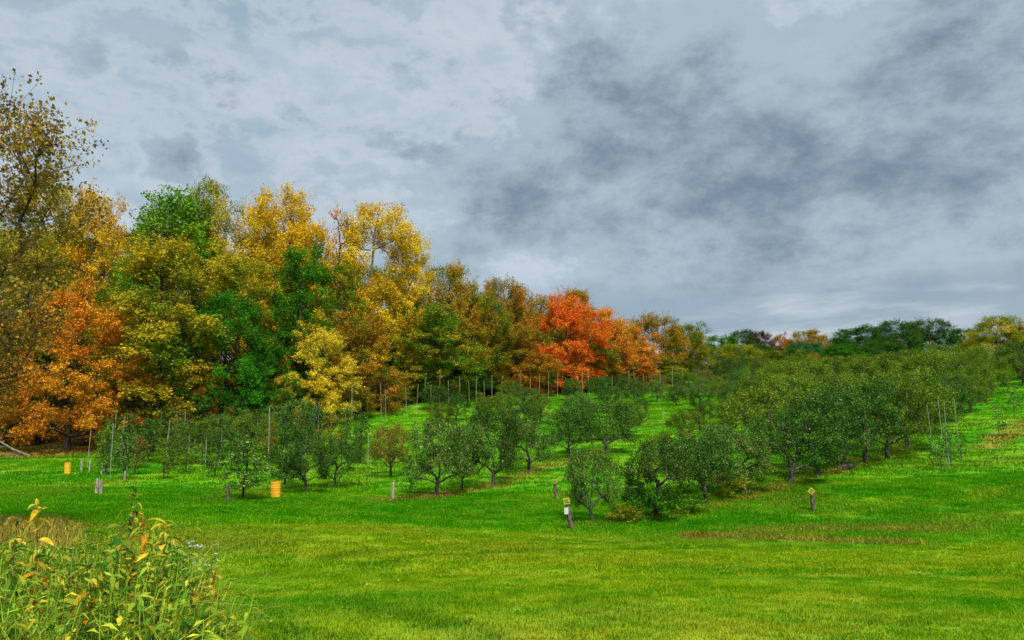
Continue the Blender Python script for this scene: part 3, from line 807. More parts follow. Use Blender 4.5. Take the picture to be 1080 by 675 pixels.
# ------------------------------------------------------------------ the orchard
spots = []
def apple(kind, var, palname, u, y, vtop, hw, label, group, rz=None, lean=0.0, name='apple_tree', loc=None, h=None):
    o = tree(name, kind, var, palname, u, y, vtop, hw, label, group, 'apple tree', rz=rz, lean=lean, loc=loc, h=h)
    spots.append((o.location.x, o.location.y))
    return o
RR, MR, LR = 'apple trees in the near right row', 'apple trees in the middle row', 'apple trees at the left'
for a in [
    ('apple', 0, 'apple_light', 624, hit(624, 550), 468, 33, 'small upright apple tree right beside the leaning post', RR, 0.4),
    ('apple', 1, 'apple', 692, hit(692, 545), 455, 58, 'wide apple tree drooping to the grass, right of the small upright one', RR, 1.0),
    ('apple', 2, 'apple', 744, hit(744, 529), 450, 46, 'apple tree with slanting trunk above the light weeds', RR, 2.0, 0.10),
    ('apple', 3, 'apple_light', 786, hit(786, 519), 442, 40, 'apple tree behind the slanting trunk in the near row', RR, 2.9),
    ('apple', 4, 'apple', 834, hit(834, 509), 424, 50, 'apple tree with a stout light trunk left of the post with the diamond sign', RR, 3.8, -0.08),
    ('apple', 0, 'apple', 863, hit(863, 501), 405, 44, 'tall dark apple tree behind the diamond sign', RR, 4.4),
    ('apple', 1, 'apple', 890, hit(890, 495), 398, 42, 'apple tree beside the cut log', RR, 5.0, -0.1),
    ('apple', 2, 'apple', 913, hit(913, 489), 392, 50, 'apple tree with forked dark trunk right of the cut log', RR, 5.7),
    ('apple', 3, 'apple_olive', 936, hit(936, 484), 388, 44, 'apple tree right of the forked dark trunk', RR, 0.8),
    ('apple', 4, 'apple_olive', 958, hit(958, 474), 382, 46, 'apple tree left of the bare staked saplings', RR, 1.6),
    ('apple', 3, 'apple_light', 460, hit(460, 524), 434, 36, 'pale leaved apple tree with a clear dark stem, foremost of the middle row', MR, 2.2),
    ('apple', 4, 'apple_light', 487, hit(487, 518), 440, 28, 'apple tree squeezed between the two stems of the middle row', MR, 3.0),
    ('apple', 0, 'apple', 520, hit(520, 513), 424, 35, 'darker apple tree with straight stem in the middle row', MR, 3.6),
    ('apple', 1, 'apple_light', 558, hit(558, 498), 436, 34, 'apple tree with double stem at the right of the middle row', MR, 4.2),
    ('apple', 2, 'apple', 600, hit(600, 484), 425, 30, 'apple tree behind the short post with a yellow tag', MR, 5.1),
    ('apple', 0, 'apple', 640, hit(640, 478), 418, 36, 'apple tree up the slope above the small upright one', MR, 5.9),
    ('apple', 4, 'apple', 322, hit(322, 519), 444, 36, 'dark rounded apple tree right of the orange drum', LR, 0.6),
    ('apple', 1, 'apple', 353, hit(353, 515), 455, 28, 'dark apple tree overlapping the rounded one from the right', LR, 1.3),
    ('apple', 2, 'apple_rust', 412, hit(412, 503), 444, 25, 'apple tree with a rusty top standing alone in mid slope', LR, 2.4),
    ('young', 0, 'apple_light', 256, hit(256, 527), 456, 26, 'light young apple tree beside the dark short post', LR, 0.5),
    ('young', 1, 'apple', 300, hit(300, 512), 474, 18, 'low apple tree close behind the orange drum', LR, 1.5),
    ('whip', 0, 'apple', 432, hit(432, 527), 478, 12, 'spindly sapling beside the pale short post', LR, 2.5),
]:
    apple(*a)
# rows behind the near right row
A0, A1 = Vector(ROW_R[0]), Vector(ROW_R[-1])
E1 = (A1 - A0).normalized(); E2 = Vector((-E1.y, E1.x))
ROWS = {0: (34, 80), 1: (12, 78), 2: (24, 82), 3: (24, 86), 4: (19, 90), 5: (17, 94), 6: (22, 98), 7: (26, 100), 8: (36, 104), 9: (34, 106), 10: (40, 108), 11: (44, 110)}
rng = random.Random(21)
for k, (s0, s1) in ROWS.items():
    s = s0 + rng.random() * 2
    line = []
    while s < s1:
        p = A0 + E1 * s + E2 * (6.0 * k)
        p += Vector((rng.uniform(-.5, .5), rng.uniform(-.5, .5)))
        s += 4.7 + rng.uniform(-0.7, 1.2)
        z = gz(p.x, p.y)
        u, v = proj(p.x, p.y, z)
        if u > 1125 or p.y > forest_line(np.array([p.x]))[0] - 5: continue
        if any((p.x - a) ** 2 + (p.y - b) ** 2 < 5.5 for a, b in spots): continue
        if u < 740 and rng.random() < 0.30: continue
        if u >= 740 and rng.random() < 0.07: continue
        line.append((u, p.x, p.y, z))
    line.sort()
    for i, (u, x, y, z) in enumerate(line):
        right = u > 800 and k >= 1
        kind = 'wide' if (right and rng.random() < 0.75) else 'apple'
        pn = rng.choice(['cherry', 'cherry', 'apple_olive', 'cherry']) if right and y > 46 else rng.choice(['apple', 'apple', 'apple_light', 'apple_olive'] + (['apple_rust'] if k > 4 else []))
        h = rng.uniform(2.8, 4.5) if u > 760 else rng.uniform(2.2, 3.1)
        where = 'continuing the near right row up the hill' if k == 0 else 'in the %s row behind the near right row' % ORD[k - 1]
        apple(kind, rng.randrange(9), pn, 0, y, 0, None, '%s apple tree %s, %s from the left' % ('spreading' if kind == 'wide' else 'leafy', where, ORD[i]) ,
              'apple trees in rows up the hillside', loc=(x, y, z), h=h)
# young staked trees at the left
LEFT = []
for r, (y, u0, u1, st) in enumerate([(40.5, 120, 245, 34), (44, 100, 300, 27), (47.5, 110, 400, 24), (50.5, 105, 390, 19), (53.5, 110, 365, 17), (56, 130, 350, 16), (58.5, 165, 345, 15), (61, 205, 350, 14), (63.5, 240, 352, 14), (66, 265, 356, 14), (69, 295, 362, 14)]):
    u = u0 + rng.uniform(0, 12); i = 0
    while u < u1:
        yy = y + (u - 240) * 0.012 + rng.uniform(-0.7, 0.7)
        x, yy, z = at(u, yy)
        if all((x - a) ** 2 + (yy - b) ** 2 > 2.6 for a, b in spots):
            kd = 'young' if rng.random() < 0.93 else 'apple'
            h = rng.uniform(2.1, 2.9) + 0.09 * r
            apple(kd, rng.randrange(9), rng.choice(['apple', 'apple_light', 'apple_olive', 'apple', 'apple_rust']), u, yy, 0, None,
                  'young apple tree by the left stakes, %s from left in the %s rank' % (ORD[i], ORD[r]),
                  'young apple trees among the stakes', loc=(x, yy, z), h=h)
            i += 1
        u += st + rng.uniform(-0.25, 0.3) * st
# bare saplings at the right
for a in [('whip', 0, 'apple', 993, hit(993, 496), 452, 12, 'leftmost bare sapling tied to the stakes at the right'),
          ('whip', 1, 'apple', 1003, hit(1003, 492), 448, 13, 'bare sapling close against the double stake at the right'),
          ('whip', 0, 'apple', 1014, hit(1014, 485), 450, 9, 'thin sapling at the rightmost stake of the group'),
          ('whip', 1, 'apple_light', 1054, hit(1054, 461), 424, 10, 'lone small sapling on the bare strip at the right'),
          ('whip', 0, 'apple', 1070, hit(1070, 440), 402, 9, 'small sapling up the slope by the right edge')]:
    apple(*a, 'bare saplings at the right')

# the half bare tree that leans in from the left edge
def near_tree():
    (tv, tf), (V, F, r, c) = grow(seed=91, H=9.3, R=2.8, base=2.6, prof='vase', ncl=125, cl_r=0.8, nsh=10, nlf=17, leaf=0.088,
                                  shoot=(0.6, 0.5, 0.75), trunk_r=0.12, wiggle=0.03, sides=5, inner=0.25, twigs=True, leaf_up=-0.1)
    x, y, z = at(-66, 17.0)
    o = empty('brown_leaved_tree', (x, y, z), 0.7)
    tag(o, 'near half bare tree with brown leaves reaching in from the left edge', 'tree')
    mobj('trunk', mesh_np('near_trunk', tv, tf, M_BARK, smooth=True), o)
    pal('near_brown', (124, 94, 42), (172, 138, 58), (132, 128, 52))
    mobj('crown', mesh_np('near_crown', V, F, PAL['near_brown'], {'rnd': r, 'crnd': c}), o)
near_tree()
# ------------------------------------------------------------------ posts, stakes, drums and other small things
M_POST = bark_mat('weathered_post', (58, 50, 42), (128, 118, 102), 16.0)
M_POST_PALE = bark_mat('pale_wood', (120, 112, 92), (186, 180, 158), 14.0)
M_STAKE = plain_mat('stake_metal', (120, 128, 110), (170, 174, 154), 5.0, 0.6)
M_SIGN = plain_mat('sign_yellow', (180, 170, 52), (204, 194, 92), 20.0, 0.5, 0.05)
M_CARD = plain_mat('card_white', (206, 212, 210), (232, 234, 230), 20.0, 0.5, 0.05)
M_INK = plain_mat('sign_ink', (60, 54, 20), (84, 74, 30), 20.0, 0.7, 0.05)
M_DRUM = plain_mat('drum_orange', (240, 172, 22), (250, 196, 48), 4.0, 0.45, 0.1)
M_DRUM_DARK = plain_mat('drum_lid', (150, 84, 12), (186, 112, 20), 4.0, 0.5, 0.1)
M_DEAD = bark_mat('dead_wood', (96, 90, 76), (148, 142, 124), 10.0)
M_CUT = plain_mat('cut_wood', (170, 150, 110), (200, 184, 146), 12.0, 0.8)

def lathe(name, prof, sides, mat, rng=None, jit=0.0, bend=(0, 0), cap=True, slant=0.0):
    V, F = [], []
    ztop = prof[-1][1]
    jj = [1 + (rng.uniform(-jit, jit) if rng else 0) for _ in range(sides)]
    for r, z in prof:
        for s in range(sides):
            a = 2 * math.pi * s / sides
            t = z / ztop if ztop else 0
            k = jj[s] * (1 + (rng.uniform(-jit, jit) * 0.4 if rng else 0))
            V.append((r * k * math.cos(a) + bend[0] * t * t, r * k * math.sin(a) + bend[1] * t * t, z + slant * r * math.cos(a) * (t > 0.95)))
    bm = bmesh.new()
    vs = [bm.verts.new(v) for v in V]
    for i in range(len(prof) - 1):
        for s in range(sides):
            a, b = i * sides + s, i * sides + (s + 1) % sides
            bm.faces.new((vs[a], vs[b], vs[b + sides], vs[a + sides]))
    if cap:
        bm.faces.new(vs[-sides:]); bm.faces.new(list(reversed(vs[:sides])))
    bmesh.ops.recalc_face_normals(bm, faces=bm.faces)
    me = bpy.data.meshes.new(name); bm.to_mesh(me); bm.free()
    me.materials.append(mat)
    return me
def box_mesh(name, sx, sy, sz, mat, bev=0.0):
    bm = bmesh.new()
    bmesh.ops.create_cube(bm, size=1.0)
    bmesh.ops.scale(bm, vec=(sx, sy, sz), verts=bm.verts)
    if bev: bmesh.ops.bevel(bm, geom=bm.edges[:], offset=bev, segments=1, affect='EDGES')
    me = bpy.data.meshes.new(name); bm.to_mesh(me); bm.free()
    me.materials.append(mat)
    return me
pr = random.Random(40)
def post_mesh(h, r, mat, taper=0.9):
    return lathe('post', [(r * 1.05, -0.15), (r, 0.0), (r * 0.99, h * 0.3), (r * 0.95, h * 0.65), (r * taper, h * 0.97), (r * taper * 0.9, h)], 9, mat, pr, 0.10, slant=0.25)
def sign_on(parent, px, py, pz, w, roll, marks=3):
    s = mobj('sign', box_mesh('sign', w, 0.012, w, M_SIGN, 0.003), parent)
    s.location = (px, py, pz); s.rotation_euler = (0.12, roll, 0)
    for k in range(marks):
        m = mobj('mark', box_mesh('mark', w * (0.62 - 0.12 * (k % 2)), 0.004, w * 0.085, M_INK), s)
        m.location = (w * 0.03 * (k - 1), -0.0085, w * (0.22 - 0.22 * k))
    return s
def marker(u, y, vtop, r, lean, label, sw, roll, sdx=0.0, card=False, pale=False):
    x, y, z = at(u, y)
    h = topz(vtop, y) - z
    o = empty('marker_post', (x, y, z), 0, (1, 1, 1), 0.03, lean)
    tag(o, label, 'marker post', 'orchard marker posts')
    mobj('post', post_mesh(h, r, M_POST), o)
    sign_on(o, sdx, -r - 0.02, h - 0.02, sw, roll)
    if card:
        c = mobj('card', box_mesh('card', 0.14, 0.008, 0.22, M_CARD, 0.002), o)
        c.location = (sdx - 0.06, -r - 0.015, h - 0.33); c.rotation_euler = (0.1, 0.12, 0)
marker(603, hit(603, 559), 527, 0.085, -0.16, 'leaning grey post with yellow sign and white card below it', 0.21, 0.05, -0.02, True)
marker(586, hit(586, 526), 507, 0.080, -0.06, 'upright short post with yellow tag, up the slope from the leaning post', 0.18, 0.1)
marker(858, hit(858, 539), 517, 0.085, -0.05, 'dark post with tilted yellow diamond sign on the right', 0.22, 0.72, -0.05)
def plain_post(u, y, vtop, r, lean, mat, label, name='short_post'):
    x, y, z = at(u, y)
    o = mobj(name, post_mesh(topz(vtop, y) - z, r, mat))
    o.location = (x, y, z); o.rotation_euler = (0.02, lean, pr.uniform(0, 6))
    tag(o, label, 'post', 'short posts in the orchard')
plain_post(240, hit(240, 529), 511, 0.075, 0.0, M_POST, 'dark short post left of the light young apple tree')
plain_post(414, hit(414, 528), 509, 0.085, 0.02, M_POST_PALE, 'pale short post left of the spindly sapling')
plain_post(102, hit(102, 521), 505, 0.075, 0.03, M_POST_PALE, 'left of the two pale short posts standing side by side')
plain_post(106, hit(106, 521), 506, 0.070, -0.05, M_POST_PALE, 'right of the two pale short posts standing side by side')
plain_post(86, hit(86, 497), 484, 0.060, 0.10, M_POST_PALE, 'pale leaning post right of the far small drum')
plain_post(94, hit(94, 498), 485, 0.050, -0.12, M_POST_PALE, 'thin pale post tilting to the right, near the far small drum')
plain_post(107, hit(107, 501), 489, 0.065, -0.04, M_POST_PALE, 'pale post behind the two pale posts')
plain_post(131, hit(131, 507), 497, 0.055, 0.05, M_POST_PALE, 'small pale post among the stakes at the left')
def drum(u, y, vtop, vbase_w, label):
    x, y, z = at(u, y)
    h = topz(vtop, y) - z; r = vbase_w * pxm(y) * 0.5
    o = empty('orange_drum', (x, y, z), 0.4, (1, 1, 1), 0.02, -0.02)
    tag(o, label, 'drum', 'orange drums')
    ribs = [(r * 0.94, -0.02), (r, 0.03 * h)]
    for f in (0.30, 0.62):
        ribs += [(r, (f - 0.03) * h), (r * 1.05, f * h), (r, (f + 0.03) * h)]
    ribs += [(r, 0.93 * h), (r * 1.04, 0.95 * h), (r * 1.04, 0.98 * h), (r * 0.93, h)]
    mobj('body', lathe('drum_body', ribs, 18, M_DRUM), o)
    l = mobj('lid', lathe('drum_lid', [(r * 0.90, 0.0), (r * 0.90, 0.015), (r * 0.6, 0.03), (r * 0.2, 0.03)], 18, M_DRUM_DARK), o)
    l.location = (0, 0, h + 0.002)
drum(290.5, hit(290.5, 525), 508, 10, 'larger orange yellow drum standing on the grass by a dark apple tree')
drum(71, hit(71, 500), 488, 6, 'smaller orange yellow drum far off at the left near the wood')
def stake(u, y, vtop, r, label, group, lean=0.0, loc=None, h=None):
    x, y, z = loc or at(u, y)
    h = h or topz(vtop, y) - z
    me = lathe('stake', [(r, -0.1), (r, 0.0), (r * 0.98, h * 0.5), (r * 0.94, h * 0.97), (r * 0.5, h)], 6, M_STAKE, pr, 0.05, (pr.uniform(-.04, .04), 0))
    o = mobj('orchard_stake', me)
    o.location = (x, y, z); o.rotation_euler = (pr.uniform(-.02, .02), lean, 0)
    tag(o, label, 'stake', group)
_sr = random.Random(91)
STK = [(_sr.uniform(105, 365), _sr.uniform(44, 68), 0, _sr.uniform(-.03, .03)) for _ in range(16)] + [(92, 47, 454, 0.02), (109, 49, 448, 0.05), (116, 40.5, 446, 0), (134, 45, 457, -0.05), (119, 48, 457, -0.1), (149, 49, 462, 0), (175, 50, 458, 0), (198, 46, 458, 0), (216, 41, 462, 0),
       (232, 47, 456, 0), (250, 52, 450, 0.02), (270, 55, 440, 0), (282, 38, 428, -0.01), (297, 58, 462, 0), (299, 46, 463, 0), (314, 62, 428, 0), (333, 63, 427, 0), (346, 66, 436, 0),
       (371, 58, 407, -0.03), (388, 46, 456, 0), (387, 71, 405, 0.02), (402, 72, 404, -0.03), (357, 68, 420, 0), (322, 49, 455, 0), (160, 53, 452, 0.03), (205, 55, 447, 0)]
for i, (u, y, v, ln) in enumerate(sorted(STK)):
    v = v or proj(at(u, y)[0], y, at(u, y)[2] + _sr.uniform(2.5, 3.2))[1]
    stake(u, y, v, 0.019 * max(1, y / 46), 'thin pale stake among the young trees at the left, %s from the left' % ORD[i], 'stakes among the young trees', ln)
for i in range(34):
    u = 408 + i * 9.4 + pr.uniform(-3, 3)
    y0 = np.interp(u, [375, 470, 590, 700, 730], [72, 79, 94, 114, 122]) - pr.uniform(0, 6)
    x, y, z = at(u, y0)
    stake(u, y0, 0, 0.024 * y0 / 85, 'tall pale stake in the line along the wood edge, %s from the left' % ORD[i],
          'stakes along the wood edge', pr.uniform(-0.05, 0.05), (x, y, z), pr.uniform(2.6, 3.5))
for u, y, v, ln, lab in [(986, hit(986, 490), 426, -0.06, 'leftmost pale stake of the sapling group at the right'),
                         (997, hit(997, 494), 421, -0.03, 'slightly tilted pale stake beside another, in the sapling group at the right'),
                         (1001, hit(1001, 493), 421, 0.0, 'upright pale stake touching the tilted one at the right'),
                         (1013, hit(1013, 485), 419, -0.02, 'rightmost thin stake of the sapling group at the right')]:
    stake(u, y, v, 0.015, lab, 'stakes at the right', ln)
# more small stakes seen between the middle trees
for i, (u, y, v) in enumerate([(500, 60, 430), (545, 66, 424), (575, 70, 420), (610, 66, 425), (655, 74, 418), (700, 64, 432), (735, 60, 440)]):
    stake(u, y, v, 0.028, 'short stake between the trees of the slope, %s from the left' % ORD[i], 'stakes on the slope', pr.uniform(-.04, .04))

def branch_mesh(name, segs, mat, sides=6):
    V, F = tubes([(np.array(a, float), r0, np.array(b, float), r1) for a, r0, b, r1 in segs], sides)
    return mesh_np(name, V, F, mat, smooth=True)
x, y, z = at(6, 54)
fb = mobj('fallen_branch', branch_mesh('fallen_branch', [((-2.2, 0, 2.3), .05, (-0.6, 0, 1.1), .07), ((-0.6, 0, 1.1), .07, (0.4, .1, 0.5), .08), ((0.4, .1, 0.5), .08, (1.6, .2, 0.02), .09),
     ((-2.0, 0.2, 0.9), .04, (0.2, .1, 0.62), .05), ((-.6, 0, 1.1), .03, (-0.3, .2, 1.9), .015), ((-2.4, 0, 0.25), .05, (1.2, .3, 0.10), .06)], M_DEAD))
fb.location = (x, y, z); tag(fb, 'pale fallen dead branch at the wood edge by the left border', 'branch')
x, y, z = at(886, hit(886, 497))
lg = empty('cut_log', (x, y, z + 0.14), 0.5)
tag(lg, 'short cut log lying on the grass under the near right row', 'log')
m = mobj('bark', lathe('log', [(0.15, 0.0), (0.155, 0.2), (0.15, 0.55), (0.14, 0.95)], 10, M_BARK_APPLE, pr, 0.08), lg); m.rotation_euler = (0, 1.45, 0)
for s, zz in ((1, 0.95), (-1, 0.0)):
    c = mobj('cut_face', lathe('cut_face', [(0.135, -0.008), (0.135, 0.008)], 10, M_CUT), lg)
    c.location = (math.sin(1.45) * (zz + 0.006 * s), 0, math.cos(1.45) * (zz + 0.006 * s)); c.rotation_euler = (0, 1.45, 0)

# weed clumps under the trees
PROTO['bush'] = [proto('bush', M_BARK, seed=s, H=1.0, R=0.55, base=0.05, prof='round', ncl=26, cl_r=0.30, nsh=8, nlf=9, leaf=0.07,
                       shoot=(0.6, 0.8, 0.6), trunk_r=0.02, trunk_top=0.5, sides=4) for s in (95, 96)]
for i, (u, y, vt, hw, pn, lab) in enumerate([
        (690, hit(690, 549), 508, 30, 'deep_green', 'dark leafy weed clump under the wide drooping apple tree'),
        (722, hit(722, 541), 512, 24, 'green', 'green weed clump between the drooping tree and the slanting trunk'),
        (768, hit(768, 524), 492, 22, 'lime', 'yellow green weed clump behind the slanting trunk'),
        (660, hit(660, 551), 530, 20, 'olive', 'low weed clump right of the small upright apple tree'),
        (880, hit(880, 490), 478, 20, 'gold_olive', 'straw coloured weed clump behind the cut log'),
        (800, hit(800, 518), 500, 16, 'green', 'green weed clump right of the slanting trunk')]):
    t_ = tree('weed_clump', 'bush', i, pn, u, y, vt, hw, lab, 'weed clumps under the near row', 'weeds')
    t_.children[0].name = 'stems'; t_.children[1].name = 'foliage'

# fallen leaves: along the wood edge, under the maples and scattered on the lawn
def fallen():
    r = np.random.RandomState(8)
    e = np.array(EDGE)
    n = 7000
    t = r.rand(n); x = np.interp(t, [0, 1], [e[0, 0], e[-1, 0] + 4]); y = np.interp(x, e[:, 0], e[:, 1]) + r.randn(n) * 1.8 + 1.5
    x2, y2 = scatter(r, 6, 30, 0.35)
    k = (x2 < -1) | (r.rand(len(x2)) < 0.12)
    x2, y2 = x2[k], y2[k]
    x = np.concatenate([x, x2]); y = np.concatenate([y, y2])
    sz = np.concatenate([np.full(n, 0.13), np.full(len(x2), 0.05)]) * (0.7 + 0.6 * r.rand(len(x)))
    P = np.stack([x, y, ground_z(x, y) + np.where(np.arange(len(x)) < n, 0.08, 0.045)], 1)
    Nn = unit(np.array([0, 0, 1.0]) + 0.45 * r.randn(len(x), 3))
    V, F = leaf_cards(P, Nn, sz, sz * 0.75, r)
    pal('fallen', (140, 104, 54), (180, 140, 74), (196, 168, 104))
    o = mobj('fallen_leaves', mesh_np('fallen_leaves', V, F, PAL['fallen'], {'rnd': np.repeat(r.rand(len(x)), 4), 'crnd': np.repeat(r.rand(len(x)), 4)}))
    tag(o, 'tan fallen leaves along the wood edge and strewn on the lawn', 'leaves', kind='stuff')
fallen()

# ------------------------------------------------------------------ weeds in the lower left corner
def strip_leaf(L, W, curl, fold=0.25, segs=5, sharp=1.0):
    """one lanceolate leaf along +X, drooping by curl"""
    V, F = [], []
    px, pz, ang = 0.0, 0.0, 0.5
    for i in range(segs + 1):
        t = i / segs
        w = W * 0.5 * (math.sin(math.pi * min(1, t ** 0.75)) ** sharp) + (0.0015 if i < segs else 0)
        V += [(px, -w, pz + w * fold), (px, 0, pz), (px, w, pz + w * fold)]
        ang -= curl / segs
        px += L / segs * math.cos(ang); pz += L / segs * math.sin(ang)
    for i in range(segs):
        a = i * 3
        F += [(a, a + 1, a + 4, a + 3), (a + 1, a + 2, a + 5, a + 4)]
    return np.array(V), np.array(F)
pal('weed_yellow', (214, 176, 30), (238, 206, 60), (196, 140, 30), d=(150, 112, 44), dn=26.0, da=0.55)
pal('weed_orange', (214, 140, 26), (232, 172, 40), (180, 110, 30), d=(150, 112, 44), dn=26.0, da=0.55)
pal('weed_lime', (150, 170, 36), (196, 196, 60), (120, 150, 40), d=(150, 112, 44), dn=26.0, da=0.55)
pal('weed_green', (56, 116, 20), (104, 150, 36), (140, 160, 50), d=(150, 112, 44), dn=26.0, da=0.55)
pal('weed_brown', (96, 58, 34), (140, 92, 48), (70, 44, 30))
pal('weed_mix', (58, 112, 20), (150, 172, 46), (224, 194, 60), var=0.55)
pal('grass_mix', (90, 150, 30), (166, 176, 56), (210, 190, 100), var=0.5)
pal('straw', (142, 122, 46), (184, 166, 70), (112, 138, 44), var=0.4)
M_STEM = plain_mat('stem_green', (104, 120, 48), (150, 140, 66), 30.0, 0.7)
M_STEM_DARK = plain_mat('stem_dark', (56, 58, 34), (96, 88, 50), 30.0, 0.7)
LEAVES = []
for k, (L_, W_, c_) in enumerate([(0.15, 0.036, 1.3), (0.17, 0.030, 1.9), (0.11, 0.048, 0.9), (0.13, 0.026, 2.4), (0.09, 0.050, 1.7)]):
    V, F = strip_leaf(L_, W_, c_)
    LEAVES.append(mesh_np('weed_leaf', V, F, PAL['weed_green'], {'rnd': np.full(len(V), 0.2 + 0.1 * k), 'crnd': np.full(len(V), 0.2 * k)}, True))
wr = random.Random(77)
def stalk(u, y, vtop, n, cols, label, bend=0.06, dark=False, big=1.0, tuft=False, t0=0.3):
    x, y, z = at(u, y)
    h = topz(vtop, y) - z
    o = empty('weed_stalk', (x, y, z), wr.uniform(0, 6.28))
    tag(o, label, 'weed', 'tall weeds in the lower left corner')
    ph = wr.uniform(0, 6)
    def c(t): return np.array([bend * h * t * t + 0.01 * math.sin(7 * t + ph), 0.012 * math.sin(9 * t + ph) * t, h * t - (0.03 if t == 0 else 0)])
    ts = [i / 9 for i in range(10)]
    r = lambda t: 0.0065 * (1 - 0.65 * t)
    V, F = tubes([(c(a), r(a), c(b), r(b)) for a, b in zip(ts[:-1], ts[1:])], 6)
    mobj('stem', mesh_np('stem', V, F, M_STEM_DARK if dark else M_STEM, smooth=True), o)
    a = wr.uniform(0, 6.28)
    n = int(n * 1.5)
    for i in range(n):
        t = t0 + (0.98 - t0) * ((i + wr.uniform(-.3, .3)) / n if i > -0.5 else 0)
        t = min(max(t, 0.05), 1.0)
        a += 2.4 + wr.uniform(-.4, .4)
        lf = mobj('leaf', wr.choice(LEAVES), o, PAL[wr.choice(cols)])
        p = c(t); lf.location = p
        s = big * (1.2 - 0.5 * t) * wr.uniform(0.75, 1.25)
        lf.scale = (s, s, s)
        lf.rotation_euler = (wr.uniform(-.4, .4), wr.uniform(-.5, .55), a)
    if tuft:
        for i in range(15):
            t = wr.uniform(0.78, 1.0)
            lf = mobj('leaf', wr.choice(LEAVES), o, PAL[wr.choice(cols)])
            lf.location = c(t); k = wr.uniform(0.35, 0.75); lf.scale = (k, k, k)
            lf.rotation_euler = (wr.uniform(-.4, .4), wr.uniform(-1.1, -0.2), wr.uniform(0, 6.28))
Y_, O_, LI, G_, B_ = 'weed_yellow', 'weed_orange', 'weed_lime', 'weed_green', 'weed_brown'
for a in [
    (26, 4.7, 527, 20, [Y_, Y_, LI], 'tall yellow leaved weed stalk close to the left edge', 0.03, False, 1.0, True),
    (8, 4.5, 545, 18, [LI, G_, Y_], 'greenish weed stalk at the left edge beside the tall yellow one', 0.05, False, 0.9, True),
    (14, 4.2, 598, 16, [O_, Y_, O_], 'orange yellow leaved weed at the left edge, below the tall stalk', 0.08, False, 1.15),
    (40, 4.3, 604, 14, [Y_, LI, O_], 'low bright yellow weed left of the green arching one', 0.05, False, 1.0),
    (116, 4.8, 520, 20, [LI, G_, LI, B_], 'tallest dark stemmed weed with pale curled leaves in the corner', 0.06, True, 1.05, True),
    (108, 4.6, 545, 20, [G_, G_, LI], 'green arching weed just left of the tallest dark stem', 0.12, False, 1.3),
    (140, 4.6, 540, 22, [Y_, O_, LI, Y_], 'yellow weed right of the tallest dark stem', 0.03, False, 1.15, True),
    (164, 4.9, 541, 20, [LI, LI, Y_], 'lime leaved weed with a thin top, right of the yellow one', 0.02, False, 1.0, True),
    (152, 4.2, 592, 16, [Y_, O_, G_], 'weed with broad drooping yellow leaves in front of the lime one', 0.1, False, 1.4),
    (96, 4.1, 590, 16, [O_, G_, Y_], 'weed with orange hanging leaves in front of the green arching one', 0.1, True, 1.3),
    (70, 4.3, 580, 16, [G_, G_, LI], 'green leafy weed between the yellow ones in the corner', 0.1, False, 1.2),
    (222, 4.7, 598, 16, [Y_, LI, Y_], 'yellow leaved weed near the right end of the weed patch', 0.04, False, 1.0, True),
    (204, 4.8, 606, 14, [LI, Y_, G_], 'lime weed left of the yellow one at the right end', 0.08, False, 0.9),
    (241, 4.6, 634, 12, [Y_, LI], 'rightmost low yellow weed of the patch', 0.06, False, 0.9),
    (184, 4.3, 618, 14, [LI, G_, Y_], 'low lime weed under the white asters', 0.08, False, 1.1),
    (128, 3.95, 628, 14, [G_, B_, Y_], 'brownish green weed at the bottom between yellow leaves', 0.1, True, 1.2),
    (56, 3.95, 630, 14, [O_, G_, LI], 'orange and green weed at the bottom left', 0.1, False, 1.2),
]:
    stalk(*a)

